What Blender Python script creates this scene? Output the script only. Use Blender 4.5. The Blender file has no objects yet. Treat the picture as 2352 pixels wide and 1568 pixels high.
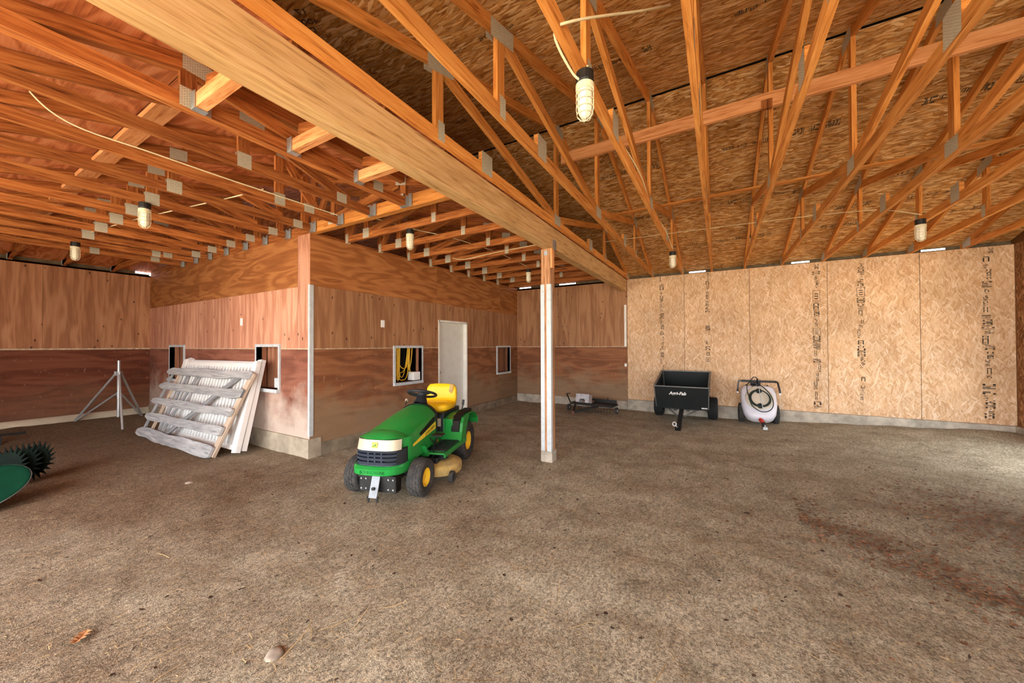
import bpy, math, random
from mathutils import Vector, Matrix, noise
random.seed(7)
C = bpy.context.scene.collection
V = Vector
PI = math.pi

# ------------------------------------------------------------------ materials
def lin(h):
    h = h.lstrip('#')
    r = []
    for i in (0, 2, 4):
        c = int(h[i:i+2], 16)/255
        r.append(c/12.92 if c <= .04045 else ((c+.055)/1.055)**2.4)
    return (*r, 1)

class NT:
    def __init__(s, name):
        s.m = bpy.data.materials.new(name); s.m.use_nodes = True
        s.t = s.m.node_tree; s.t.nodes.clear()
        s.out = s.t.nodes.new('ShaderNodeOutputMaterial')
        s.b = s.t.nodes.new('ShaderNodeBsdfPrincipled')
        s.t.links.new(s.b.outputs[0], s.out.inputs[0])
    def n(s, typ, ins=None, **kw):
        x = s.t.nodes.new('ShaderNode'+typ)
        for k, v in kw.items(): setattr(x, k, v)
        for k, v in (ins or {}).items(): s.set(x.inputs[k], v)
        return x
    def set(s, sock, v):
        if isinstance(v, bpy.types.NodeSocket): s.t.links.new(v, sock)
        elif isinstance(v, bpy.types.Node): s.t.links.new(v.outputs[0], sock)
        else: sock.default_value = v
    def p(s, **k):
        for a, v in k.items():
            s.set(s.b.inputs[{'col': 'Base Color', 'rough': 'Roughness', 'metal': 'Metallic', 'normal': 'Normal', 'spec': 'Specular IOR Level', 'trans': 'Transmission Weight', 'alpha': 'Alpha', 'sss': 'Subsurface Weight', 'coat': 'Coat Weight'}[a]], v)
        return s.m
    def uv(s, sx=1, sy=1, lx=0, ly=0, rot=0, rand=0):
        tc = s.n('TexCoord')
        src = tc.outputs['UV']
        if rand:
            oi = s.n('ObjectInfo')
            ml = s.n('Math', {0: oi.outputs['Random'], 1: rand}, operation='MULTIPLY')
            cb = s.n('CombineXYZ', {0: ml.outputs[0], 1: ml.outputs[0]})
            src = s.n('VectorMath', {0: src, 1: cb.outputs[0]}, operation='ADD').outputs[0]
        mp = s.n('Mapping', {'Vector': src, 'Scale': (sx, sy, 1), 'Location': (lx, ly, 0), 'Rotation': (0, 0, rot)})
        return mp.outputs[0]
    def obj(s, sc=1):
        tc = s.n('TexCoord')
        return s.n('Mapping', {'Vector': tc.outputs['Object'], 'Scale': (sc, sc, sc)}).outputs[0]
    def noise(s, vec, scale=5, detail=3, rough=.5, dist=0):
        return s.n('TexNoise', {'Vector': vec, 'Scale': scale, 'Detail': detail, 'Roughness': rough, 'Distortion': dist}).outputs[0]
    def ramp(s, fac, stops, interp='LINEAR'):
        r = s.n('ValToRGB', {0: fac}); r.color_ramp.interpolation = interp
        el = r.color_ramp.elements
        while len(el) < len(stops): el.new(.5)
        for e, (p, c) in zip(el, stops):
            e.position = p; e.color = lin(c) if isinstance(c, str) else (c, c, c, 1)
        return r.outputs[0]
    def mix(s, fac, a, b, mode='MIX'):
        x = s.n('Mix', data_type='RGBA', blend_type=mode)
        s.set(x.inputs[0], fac)
        for i, v in ((6, a), (7, b)):
            if isinstance(v, str): v = lin(v)
            s.set(x.inputs[i], v)
        return x.outputs[2]
    def math(s, op, a, b=0.):
        x = s.n('Math', operation=op); s.set(x.inputs[0], a); s.set(x.inputs[1], b); return x.outputs[0]
    def bump(s, h, strength=.3, dist=.01):
        return s.n('Bump', {'Height': h, 'Strength': strength, 'Distance': dist}).outputs[0]
    def tone(s, col, amt=.25, sat=.0):
        oi = s.n('ObjectInfo')
        v = s.n('MapRange', {0: oi.outputs['Random'], 3: 1-amt, 4: 1+amt})
        hs = s.n('HueSaturation', {'Value': v.outputs[0], 'Color': col})
        return hs.outputs[0]
    def sheettone(s, col, amt=1):
        a = s.n('VertexColor', layer_name='tone')
        return s.mix(amt, col, a.outputs[0], 'MULTIPLY')

def lumber(name, light, mid, dark, tone=.12, knots=True):
    t = NT(name)
    uv = t.uv(rand=37)
    w = t.n('Mapping', {'Vector': uv, 'Scale': (1.2, 16, 1)}).outputs[0]
    n1 = t.noise(w, 2.2, 4, .6, .6)
    w2 = t.n('Mapping', {'Vector': uv, 'Scale': (3, 120, 1)}).outputs[0]
    n2 = t.noise(w2, 2, 2, .5)
    f = t.math('ADD', t.math('MULTIPLY', n1, .7), t.math('MULTIPLY', n2, .3))
    c = t.ramp(f, [(.32, dark), (.47, mid), (.66, light)])
    if knots:
        vo = t.n('TexVoronoi', {'Vector': t.n('Mapping', {'Vector': uv, 'Scale': (1.6, 9, 1)}).outputs[0], 'Scale': 1.0})
        k = t.ramp(vo.outputs['Distance'], [(.05, 1.), (.13, 0.)])
        c = t.mix(t.math('MULTIPLY', k, .7), c, dark)
    dirt = t.ramp(t.noise(t.n('Mapping', {'Vector': uv, 'Scale': (.9, 3, 1)}).outputs[0], 1.5, 3), [(.42, 0.), (.75, 1.)])
    c = t.mix(t.math('MULTIPLY', dirt, .35), c, dark)
    c = t.tone(c, tone)
    return t.p(col=c, rough=.75, spec=.15, normal=t.bump(f, .25, .004))

def osb(name, cols, spread=1.0, ed=.55):
    t = NT(name)
    uv = t.uv()
    nz = t.n('TexNoise', {'Vector': uv, 'Scale': 3, 'Detail': 2})
    d = t.n('VectorMath', {0: nz.outputs['Color'], 1: (.5, .5, .5)}, operation='SUBTRACT')
    d = t.n('VectorMath', {0: d.outputs[0], 'Scale': .09}, operation='SCALE')
    base = t.n('VectorMath', {0: uv, 1: d.outputs[0]}, operation='ADD').outputs[0]
    best = None
    for ang, sc, off in ((0.12, (9, 42), 0), (.75, (11, 48), 3.3), (-.65, (10, 44), 7.7), (.35, (13, 60), 11.1), (-.25, (7, 50), 5.2)):
        mp = t.n('Mapping', {'Vector': base, 'Rotation': (0, 0, ang*spread)}).outputs[0]
        mp = t.n('Mapping', {'Vector': mp, 'Scale': (sc[0], sc[1], 1), 'Location': (off, off*1.7, 0)}).outputs[0]
        vo = t.n('TexVoronoi', {'Vector': mp, 'Scale': 1, 'Randomness': 1})
        sep = t.n('SeparateColor', {0: vo.outputs['Color']})
        e = t.math('MULTIPLY', vo.outputs['Distance'], -.28)
        val = t.math('ADD', sep.outputs[0], e)
        if best is None: best, tone = val, sep.outputs[1]
        else:
            gt = t.math('GREATER_THAN', val, best)
            mx = t.n('Mix', data_type='FLOAT'); t.set(mx.inputs[0], gt); t.set(mx.inputs[2], tone); t.set(mx.inputs[3], sep.outputs[1])
            tone = mx.outputs[0]
            best = t.math('MAXIMUM', val, best)
    edge = t.ramp(best, [(.55, 0.), (.82, 1.)])
    fine = t.noise(t.n('Mapping', {'Vector': uv, 'Scale': (20, 130, 1)}).outputs[0], 1, 2)
    f = t.math('ADD', t.math('MULTIPLY', tone, .8), t.math('MULTIPLY', fine, .2))
    n = len(cols)
    c = t.ramp(f, [(.06+.88*i/(n-1), cols[i]) for i in range(n)])
    c = t.mix(t.math('MULTIPLY', t.math('SUBTRACT', 1., edge), ed), c, cols[0])
    big = t.noise(uv, 1.3, 3)
    c = t.mix(1., c, t.ramp(big, [(.3, .78), (.7, 1.)]), 'MULTIPLY')
    c = t.sheettone(c)
    return t.p(col=c, rough=.8, spec=.12, normal=t.bump(fine, .25, .003))

def plywood(name, cols, vertical=True, swirl=10., dots=True, dust=None, sx=.5, sy=7., streak=.5):
    t = NT(name)
    uv = t.uv()
    if vertical:
        uv = t.n('Mapping', {'Vector': uv, 'Rotation': (0, 0, PI/2)}).outputs[0]
    mp = t.n('Mapping', {'Vector': uv, 'Scale': (sx, sy*(.7 if vertical else .35), 1)}).outputs[0]
    n1 = t.noise(mp, 1.6, 2, .5, .4)
    sw = t.math('SINE', t.math('MULTIPLY', n1, swirl*6.28))
    sw = t.math('ADD', t.math('MULTIPLY', sw, .5), .5)
    mp2 = t.n('Mapping', {'Vector': uv, 'Scale': (2.2, 70, 1)}).outputs[0]
    n2 = t.noise(mp2, 1.5, 3, .6)
    mp3 = t.n('Mapping', {'Vector': uv, 'Scale': (.28, 11., 1)}).outputs[0]
    n3 = t.noise(mp3, 1.2, 2)
    f = t.math('ADD', t.math('ADD', t.math('MULTIPLY', sw, .25), t.math('MULTIPLY', n2, .45)), t.math('MULTIPLY', n3, .3))
    c = t.ramp(f, [(.18, cols[0]), (.5, cols[1]), (.82, cols[2])])
    if dots:
        vo = t.n('TexVoronoi', {'Vector': t.uv(8, 4.6), 'Scale': 1.})
        k = t.ramp(vo.outputs['Distance'], [(.07, 1.), (.13, 0.)])
        sep = t.n('SeparateColor', {0: vo.outputs['Color']})
        k = t.math('MULTIPLY', k, t.math('GREATER_THAN', sep.outputs[0], .45))
        c = t.mix(t.math('MULTIPLY', k, .8), c, '#2b1810')
    if dust:
        sp = t.n('SeparateXYZ', {0: t.uv()})
        nn = t.noise(t.uv(), 2.2, 5, .6)
        g = t.math('ADD', sp.outputs[1], t.math('MULTIPLY', t.math('SUBTRACT', nn, .5), 1.5))
        k = t.ramp(g, [(dust[1], 1.), (dust[2], 0.)])
        c = t.mix(t.math('MULTIPLY', k, dust[3]), c, dust[0])
        n4 = t.noise(t.uv(6, 3), 3, 4, .7)
        c = t.mix(t.ramp(n4, [(.62, 0.), (.74, .5)]), c, '#c9a48a')
    c = t.sheettone(c)
    return t.p(col=c, rough=.7, spec=.2, normal=t.bump(f, .2, .003))

def simple(name, col, rough=.6, metal=0., spec=.3, var=.12, scale=8, bump=0., col2=None):
    t = NT(name)
    n = t.noise(t.obj(), scale, 4, .6)
    a = lin(col)
    lo = tuple(max(0, x*(1-var*2)) for x in a[:3])+(1,)
    hi = lin(col2) if col2 else tuple(min(1, x*(1+var)) for x in a[:3])+(1,)
    c = t.mix(t.ramp(n, [(.3, 0.), (.7, 1.)]), lo, hi)
    k = dict(col=c, rough=rough, metal=metal, spec=spec)
    if bump: k['normal'] = t.bump(n, bump, .004)
    return t.p(**k)

def dusty(name, col, dustcol, rough=.45, k0=.45, k1=.75, amt=.6, metal=0., scale=9):
    t = NT(name)
    n = t.noise(t.obj(), scale, 5, .65)
    n2 = t.noise(t.obj(), scale*9, 2)
    d = t.ramp(t.math('ADD', t.math('MULTIPLY', n, .75), t.math('MULTIPLY', n2, .25)), [(k0, 0.), (k1, 1.)])
    c = t.mix(t.math('MULTIPLY', d, amt), col, dustcol)
    r = t.math('ADD', t.math('MULTIPLY', d, .35), rough)
    return t.p(col=c, rough=r, metal=metal, spec=.4)

M = {}
M['truss'] = lumber('fir_new', '#e3a35c', '#cf8742', '#8f521f')
M['truss_old'] = lumber('fir_aged', '#c27f46', '#9b5a2c', '#582a12', .22)
M['blocking'] = lumber('fir_blocking', '#eeb382', '#dd9a64', '#a4602f', .08)
M['beam'] = lumber('beam_timber', '#d9b586', '#c8a06c', '#8f6840', .02)
M['post'] = lumber('post_timber', '#c79a74', '#a97a55', '#6a452d', .02)
M['osb_roof'] = osb('particle_board_roof', ['#8a5424', '#c98e4c', '#dca564', '#eabb80', '#f3d2a2'], .45)
M['osb_wall'] = osb('particle_board_wall', ['#c89d73', '#dcb38a', '#e6c29b', '#edcda9', '#f4dcc0'], 1., .35)
M['osb_side'] = osb('particle_board_side', ['#6a4528', '#94643e', '#a8774f', '#b98a5f', '#c99d74'])
M['ply_roof'] = plywood('plywood_roof', ['#7c3b1c', '#c97849', '#e5a074'], False, 7., False, sx=.8, sy=6)
M['ply_up_front'] = plywood('plywood_front_upper', ['#97604a', '#c48c70', '#dfae92'], True, 3., True)
M['ply_up_side'] = plywood('plywood_side_upper', ['#7d5238', '#a47653', '#bd9069'], True, 3., True)
M['ply_up_left'] = plywood('plywood_left_upper', ['#855338', '#b17c58', '#cb9a74'], True, 3., True)
M['ply_low_front'] = plywood('plywood_front_lower', ['#5c372b', '#80503f', '#9c6a56'], False, 3., False, ('#c9b9aa', .35, 1.0, .85))
M['ply_low_side'] = plywood('plywood_side_lower', ['#5b3522', '#855638', '#9f6d4a'], False, 4., False, ('#8f7a60', .45, 1.25, .7))
M['ply_low_left'] = plywood('plywood_left_lower', ['#4a2618', '#6e3c28', '#89533a'], False, 4., False, ('#7d6148', .3, .95, .5))
M['ply_band'] = plywood('plywood_band', ['#74431f', '#a26638', '#c08550'], False, 6., False)
M['concrete'] = simple('concrete', '#b0a798', .9, var=.2, scale=6, bump=.3)
M['tin_strip'] = simple('tin_strip', '#c9bfa6', .45, .3, var=.1, scale=3)
M['galv'] = dusty('galvanized', lin('#b9bfc2'), lin('#8d9298'), .35, amt=.7, metal=.75, scale=14)
M['galv_flat'] = dusty('galvanized_flat', lin('#c3cacd'), lin('#9da5aa'), .55, amt=.7, metal=.1, scale=14)
M['plate'] = dusty('truss_plate', lin('#b7b2a0'), lin('#7d7968'), .4, amt=.6, metal=.45, scale=60)
M['white_paint'] = simple('white_paint', '#e6e4dc', .5, var=.06, scale=5)
M['door_paint'] = dusty('door_paint', lin('#dcdcd4'), lin('#b3a894'), .5, .5, .9, .7)
M['white_plastic'] = simple('white_plastic', '#efefec', .35, var=.03)
M['black_dark'] = simple('dark_interior', '#15110e', .9, var=.2)  # near-black for sheet joints and for shade behind the hose and ridge
M['cable'] = simple('cable_cream', '#eadfb8', .5, var=.05)
M['steel_dark'] = dusty('dark_steel', lin('#191918'), lin('#4a433d'), .5, .5, .8, .5)
M['fascia'] = simple('fascia', '#6f6450', .8, var=.25)

# ------------------------------------------------------------------ mesh builder
class MB:
    def __init__(s):
        s.v = []; s.f = []; s.uv = []; s.mi = []; s.sm = []; s.tone = []
        s.cur = 1.0
    def face(s, pts, uvs=None, mi=0, sm=False):
        b = len(s.v); s.v += [tuple(p) for p in pts]
        s.f.append(tuple(range(b, b+len(pts))))
        s.uv.append(uvs or [(0, 0)]*len(pts)); s.mi.append(mi); s.sm.append(sm); s.tone.append(s.cur)
    def grid(s, rows, mi=0, sm=True, close=False, uvs=None, flip=False):
        b = len(s.v); nr = len(rows); nc = len(rows[0])
        for r in rows: s.v += [tuple(p) for p in r]
        for i in range(nr-1):
            for j in range(nc if close else nc-1):
                k = (j+1) % nc
                q = (b+i*nc+j, b+i*nc+k, b+(i+1)*nc+k, b+(i+1)*nc+j)
                if flip: q = q[::-1]
                s.f.append(q)
                u = [(j/nc, i/nr), ((j+1)/nc, i/nr), ((j+1)/nc, (i+1)/nr), (j/nc, (i+1)/nr)]
                if flip: u = u[::-1]
                s.uv.append(u); s.mi.append(mi); s.sm.append(sm); s.tone.append(s.cur)
    def beam(s, p0, p1, w, h, up=(0, 0, 1), mi=0):
        """board from p0 to p1: w across, h along 'up'"""
        p0, p1 = V(p0), V(p1); d = p1-p0; L = d.length; d.normalize(); up = V(up)
        a = d.cross(up)
        if a.length < 1e-4: a = d.cross(V((1, 0, 0)))
        a.normalize(); t = a.cross(d).normalized()
        A, T = a*w/2, t*h/2
        c = [(-A-T), (A-T), (A+T), (-A+T)]
        o = random.random()*20; per = [0, w, w+h, 2*w+h, 2*w+2*h]
        for i in range(4):
            j = (i+1) % 4
            s.face([p0+c[i], p0+c[j], p1+c[j], p1+c[i]], [(o, per[i]), (o, per[i+1]), (o+L, per[i+1]), (o+L, per[i])], mi)
        s.face([p0+c[k] for k in (3, 2, 1, 0)], [(o, 0), (o, w), (o+h, w), (o+h, 0)], mi)
        s.face([p1+c[k] for k in range(4)], [(o, 0), (o, w), (o+h, w), (o+h, 0)], mi)
        return s
    def box(s, lo, hi, mi=0, R=None):
        lo, hi = V(lo), V(hi)
        c = [V((x, y, z)) for x in (lo.x, hi.x) for y in (lo.y, hi.y) for z in (lo.z, hi.z)]
        if R is not None: c = [R @ p for p in c]
        dx, dy, dz = hi-lo
        for q, (a, b) in (((0, 1, 3, 2), (dz, dy)), ((4, 6, 7, 5), (dy, dz)), ((0, 4, 5, 1), (dx, dz)), ((2, 3, 7, 6), (dz, dx)), ((0, 2, 6, 4), (dy, dx)), ((1, 5, 7, 3), (dx, dy))):
            s.face([c[i] for i in q], [(0, 0), (a, 0), (a, b), (0, b)], mi)
        return s
    def tube(s, path, r, n=8, mi=0, closed=False, caps=True):
        P = [V(p) for p in path]; N = len(P); rows = []
        prev = None
        for i in range(N):
            if closed: d = P[(i+1) % N]-P[i-1]
            else: d = P[min(i+1, N-1)]-P[max(i-1, 0)]
            d.normalize()
            if prev is None:
                a = d.cross(V((0, 0, 1)))
                if a.length < .01: a = d.cross(V((1, 0, 0)))
            else: a = prev-d*prev.dot(d)
            a.normalize(); prev = a; b = d.cross(a)
            rr = r[i] if isinstance(r, (list, tuple)) else r
            rows.append([P[i]+(a*math.cos(2*PI*k/n)+b*math.sin(2*PI*k/n))*rr for k in range(n)])
        if closed: rows.append(rows[0])
        s.grid(rows, mi, True, True, flip=True)
        if caps and not closed:
            s.face(rows[0], None, mi); s.face(rows[-1][::-1], None, mi)
        return s
    def lathe(s, prof, n=24, Mx=None, mi=0, sm=True):
        """profile (r, z) about local z"""
        Mx = Mx or Matrix.Identity(4)
        rows = [[Mx @ V((r*math.cos(2*PI*k/n), r*math.sin(2*PI*k/n), z)) for k in range(n)] for r, z in prof]
        s.grid(rows, mi, sm, True)
        return s
    def disc(s, c, r, axis, n=24, mi=0, th=.01):
        Mx = axis_mat(c, axis)
        s.lathe([(0.0001, -th/2), (r, -th/2), (r, th/2), (.0001, th/2)], n, Mx, mi, False); return s
    def prism(s, poly, Mx, th, mi=0):
        """polygon (x, y) in Mx's xy plane, thickness along +z"""
        a = [Mx @ V((x, y, 0)) for x, y in poly]; b = [Mx @ V((x, y, th)) for x, y in poly]
        s.face(a[::-1], [p for p in poly][::-1], mi); s.face(b, list(poly), mi)
        n = len(poly)
        for i in range(n):
            j = (i+1) % n
            L = math.hypot(poly[j][0]-poly[i][0], poly[j][1]-poly[i][1])
            s.face([a[i], a[j], b[j], b[i]], [(0, 0), (L, 0), (L, th), (0, th)], mi)
        return s
    def obj(s, name, mats, parent=None, bevel=0, weld=False):
        me = bpy.data.meshes.new(name)
        me.from_pydata(s.v, [], s.f)
        ul = me.uv_layers.new(name='UVMap')
        flat = [c for f in s.uv for p in f for c in p]
        ul.data.foreach_set('uv', flat)
        me.polygons.foreach_set('material_index', s.mi)
        me.polygons.foreach_set('use_smooth', s.sm)
        if any(t != 1.0 for t in s.tone):
            ca = me.color_attributes.new('tone', 'FLOAT_COLOR', 'CORNER')
            ca.data.foreach_set('color', [c for f, t in zip(s.f, s.tone) for _ in f for c in ((t, t, t, 1.) if not isinstance(t, tuple) else (*t, 1.))])
        else:
            ca = me.color_attributes.new('tone', 'FLOAT_COLOR', 'POINT')
            ca.data.foreach_set('color', [1.]*4*len(s.v))
        for m in (mats if isinstance(mats, (list, tuple)) else [mats]): me.materials.append(m)
        me.update()
        o = bpy.data.objects.new(name, me); C.objects.link(o)
        if parent: o.parent = parent
        if weld or bevel:
            w = o.modifiers.new('w', 'WELD'); w.merge_threshold = .0004
        if bevel:
            b = o.modifiers.new('b', 'BEVEL'); b.width = bevel; b.segments = 2; b.limit_method = 'ANGLE'; b.angle_limit = .6
        return o

def axis_mat(c, axis):
    z = V(axis).normalized(); x = z.cross(V((0, 0, 1)))
    if x.length < 1e-3: x = V((1, 0, 0))
    x.normalize(); y = z.cross(x)
    m = Matrix((x, y, z)).transposed().to_4x4(); m.translation = V(c); return m
def frame(o, x, y):
    x = V(x).normalized(); y = V(y); y = (y-x*y.dot(x)).normalized(); z = x.cross(y)
    m = Matrix((x, y, z)).transposed().to_4x4(); m.translation = V(o); return m
def thing(name, label, cat, loc=(0, 0, 0), rz=0, group=None, rot=None):
    o = bpy.data.objects.new(name, None); C.objects.link(o); o.empty_display_size = .1
    o.location = loc; o.rotation_euler = rot or (0, 0, rz); tag(o, label, cat, group); return o
def tag(o, label, cat, group=None):
    o['label'] = label; o['category'] = cat
    if group: o['group'] = group
    return o
def struct(o, label=None):
    o['kind'] = 'structure'
    if label: o['label'] = label
    return o
def text_mesh(name, s, size, mat, Mx, parent=None, ext=.0008, align='CENTER', shear=0, bold=0, sx=1):
    cu = bpy.data.curves.new(name, 'FONT'); cu.body = s; cu.size = size; cu.extrude = ext; cu.align_x = align; cu.align_y = 'CENTER'; cu.shear = shear; cu.offset = bold
    t = bpy.data.objects.new(name+'_src', cu); C.objects.link(t)
    bpy.context.view_layer.update()
    me = bpy.data.meshes.new_from_object(t.evaluated_get(bpy.context.evaluated_depsgraph_get()))
    bpy.data.objects.remove(t)
    me.transform(Mx @ Matrix.Diagonal((sx, 1, 1, 1))); me.materials.clear(); me.materials.append(mat); me.name = name
    o = bpy.data.objects.new(name, me); C.objects.link(o)
    if parent: o.parent = parent
    return o

# ------------------------------------------------------------------ dimensions
XR, YF, YB, XL = -4.883, 2.918, 8.806, -10.872     # stall block faces, back wall, far left wall
XO, XE, HT, HS, HC = -1.887, 4.025, 3.085, 1.486, .246
YFRONT = -2.2

# ------------------------------------------------------------------ floor
def floor_h(x, y):
    p = V((x, y, 0))
    h = .030*(noise.noise(p*.55)) + .022*noise.noise(p*1.9+V((5, 2, 1))) + .011*noise.noise(p*6.3)
    h += .0035*noise.noise(p*17.)
    for cx, cy, r in ((-3.2, 3.2, 1.1), (-2, 4.4, .5), (-.62, 8.1, 1.), (.66, 8.3, .7), (-2.45, 8.1, .9), (-7.3, 2.4, 1.5), (-10.1, 2.2, .8)):
        d = math.hypot(x-cx, y-cy)/r
        if d < 1.6: h *= min(1, max(.12, (d-.6)))
    # loose dirt drifted along the back curb
    h += .05*max(0, 1-abs(8.55-y)/.45)*max(0, noise.noise(V((x*.9, 3, 0)))+.1)
    sm = lambda a, b, v: max(0., min(1., (v-a)/(b-a)))**2*(3-2*max(0., min(1., (v-a)/(b-a))))
    h += .15*sm(-.2, 3.6, x)*sm(6.6, 8.6, y) + .10*sm(-9.4, -10.8, x)
    return h-.012
mb = MB()
def floor_patch(x0, x1, y0, y1, step):
    nx, ny = round((x1-x0)/step), round((y1-y0)/step)
    rows = []
    for j in range(ny+1):
        y = y0+(y1-y0)*j/ny
        rows.append([(x0+(x1-x0)*i/nx, y, floor_h(x0+(x1-x0)*i/nx, y)) for i in range(nx+1)])
    mb.grid(rows, 0, True)
floor_patch(-11.0, 4.1, YFRONT, 8.85, .05)
t = NT('dirt')
P = t.n('NewGeometry').outputs['Position']
nA = t.noise(P, .55, 4, .6); nB = t.noise(P, 3., 6, .65); nC = t.noise(P, 38, 4, .7); nD = t.noise(P, 160, 2, .6)
c = t.ramp(nB, [(.3, '#aa9f86'), (.5, '#cbbfa4'), (.7, '#e2d7bc')])
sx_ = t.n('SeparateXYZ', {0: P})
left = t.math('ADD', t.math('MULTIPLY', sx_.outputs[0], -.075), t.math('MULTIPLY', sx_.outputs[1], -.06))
brown_left = t.math('ADD', t.math('SUBTRACT', 1., nA), left)  # soil goes darker brown towards the left front, broken up by noise
c = t.mix(t.ramp(brown_left, [(.45, 0.), (.85, .85)]), c, '#86684a')
nC = t.noise(P, 55, 5, .75); c = t.mix(t.ramp(nC, [(.40, .6), (.53, 0.)]), c, '#5f4e3f')
c = t.mix(t.ramp(nD, [(.54, 0.), (.66, .75)]), c, '#e6d8c0')
vo = t.n('TexVoronoi', {'Vector': P, 'Scale': 60})
c = t.mix(t.ramp(vo.outputs['Distance'], [(.1, .3), (.3, 0.)]), c, '#6c5948')
for sc_, lo_ in ((150, .62), (62, .68)):
    wp = t.n('VectorMath', {0: P, 1: t.n('VectorMath', {0: t.n('TexNoise', {'Vector': P, 'Scale': sc_*.6}).outputs['Color'], 'Scale': 1.6/sc_}, operation='SCALE').outputs[0]}, operation='ADD')
    v2 = t.n('TexVoronoi', {'Vector': t.n('Mapping', {'Vector': wp.outputs[0], 'Scale': (1, .45, 1), 'Rotation': (0, 0, sc_)}).outputs[0], 'Scale': sc_})
    c = t.mix(1., c, t.ramp(t.n('SeparateColor', {0: v2.outputs['Color']}).outputs[0], [(.0, lo_), (.5, .9), (1., 1.)]), 'MULTIPLY')
hh = t.math('ADD', t.math('MULTIPLY', nC, .7), t.math('ADD', t.math('MULTIPLY', nD, .35), t.math('MULTIPLY', nB, .8)))
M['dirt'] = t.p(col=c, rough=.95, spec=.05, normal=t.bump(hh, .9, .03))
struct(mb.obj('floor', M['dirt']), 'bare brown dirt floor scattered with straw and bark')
mb = MB(); mb.face([(-60, -60, -.06), (60, -60, -.06), (60, YFRONT+.02, -.06), (-60, YFRONT+.02, -.06)]); mb.face([(4.08, YFRONT, -.06), (60, YFRONT, -.06), (60, 60, -.06), (4.08, 60, -.06)])
t = NT('yard'); c = t.ramp(t.noise(t.n('NewGeometry').outputs['Position'], .4, 5), [(.3, '#b3a48d'), (.7, '#cdbfa8')])
struct(mb.obj('ground', t.p(col=c, rough=.95)), 'open yard ground in front of the shed')

# straw, bark and clods (uncountable)
def litter(name, n, mat, area, ln, wd, label, cat, flat=.25, dens=None, th=.002, chip=False):
    b = MB(); k = 0
    while k < n:
        x = random.uniform(area[0], area[1]); y = random.uniform(area[2], area[3])
        if x < XR-.02 and y > YF-.02: continue
        if dens and random.random() > dens(x, y): continue
        k += 1
        L = random.uniform(*ln); w = random.uniform(*wd); a = random.random()*2*PI
        z = floor_h(x, y)+.003+th
        d = V((math.cos(a), math.sin(a), random.uniform(-flat, flat)*.4)); s = V((-math.sin(a), math.cos(a), random.uniform(-.4, .4)))
        p0 = V((x, y, z)); p1 = p0+d*L*.5+V((0, 0, random.uniform(0, .004))); p2 = p1+(d+s*random.uniform(-.3, .3))*L*.5
        q = s*w/2
        b.cur = random.uniform(.6, 1.15)
        if chip:
            m_ = random.choice((5, 6, 7)); tl = random.uniform(-.25, .25)
            b.face([p0+d*L*.5*math.cos(2*PI*i/m_)*random.uniform(.5, 1)+s*w*math.sin(2*PI*i/m_)*random.uniform(.5, 1)+V((0, 0, .004+math.cos(2*PI*i/m_)*L*.5*tl*.4+random.uniform(0, .004))) for i in range(m_)])
            continue
        b.face([p0-q, p0+q, p1+q, p1-q]); b.face([p1-q, p1+q, p2+q, p2-q])
    o = b.obj(name, mat); o['kind'] = 'stuff'; tag(o, label, cat); return o
def tonemat(name, col, rough=.9):
    t = NT(name); return t.p(col=t.sheettone(lin(col)), rough=rough, spec=.1)
M['straw'] = tonemat('straw', '#c7ab7c'); M['bark'] = tonemat('bark', '#84644c'); M['clod'] = tonemat('clod', '#4a3b30')
near = lambda x, y: max(.12, 1-(math.hypot(x, y-0)/7.5))
litter('straw', 14000, M['straw'], (-8, 3.9, .3, 8.5), (.012, .05), (.0012, .003), 'fine pale straw bits strewn all over the dirt floor', 'straw', dens=near)
litter('long_straw', 420, M['straw'], (-6, 3.9, .6, 7.5), (.06, .24), (.0025, .005), 'long straw stalks lying on the dirt floor', 'straw', dens=near)
litter('bark_chips', 4200, M['bark'], (.0, 3.9, 2.4, 6.2), (.010, .055), (.005, .020), 'reddish brown bark chips spread beside the particle board side wall', 'bark chips', dens=lambda x, y: max(.01, math.exp(-((x-.7)+(y-4.05)*1.15)**2/.12)*(.6 < x < 2.2), .75*math.exp(-((x-2.3)**2/.5+(y-4.6)**2/.5))), th=.004, chip=True)
litter('dung_crumbs', 420, M['clod'], (-7, 3.9, .5, 8.3), (.008, .04), (.006, .02), 'dark crumbs of dung and soil scattered on the floor', 'crumbs', dens=near, th=.004, chip=True)

# ------------------------------------------------------------------ walls
def panel(mb, o, ud, vd, u0, u1, v0, v1, mi, holes=(), tone=None, off=0., swap=False):
    """rectangle on a wall plane with rectangular holes; uv in metres"""
    mb.cur = tone if tone is not None else random.uniform(.86, 1.06)
    o, ud, vd = V(o), V(ud), V(vd); nrm = ud.cross(vd)
    us = sorted({u0, u1, *[h[k] for h in holes for k in (0, 1) if u0 < h[k] < u1]})
    vs = sorted({v0, v1, *[h[k] for h in holes for k in (2, 3) if v0 < h[k] < v1]})
    du = random.random()*5
    for i in range(len(us)-1):
        for j in range(len(vs)-1):
            a, b, c_, d = us[i], us[i+1], vs[j], vs[j+1]
            m, n = (a+b)/2, (c_+d)/2
            if any(h[0] < m < h[1] and h[2] < n < h[3] for h in holes): continue
            mb.face([o+ud*x+vd*y+nrm*off for x, y in ((a, c_), (b, c_), (b, d), (a, d))], [(x+du, y) for x, y in ((a, c_), (b, c_), (b, d), (a, d))], mi)
    mb.cur = 1.0
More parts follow.
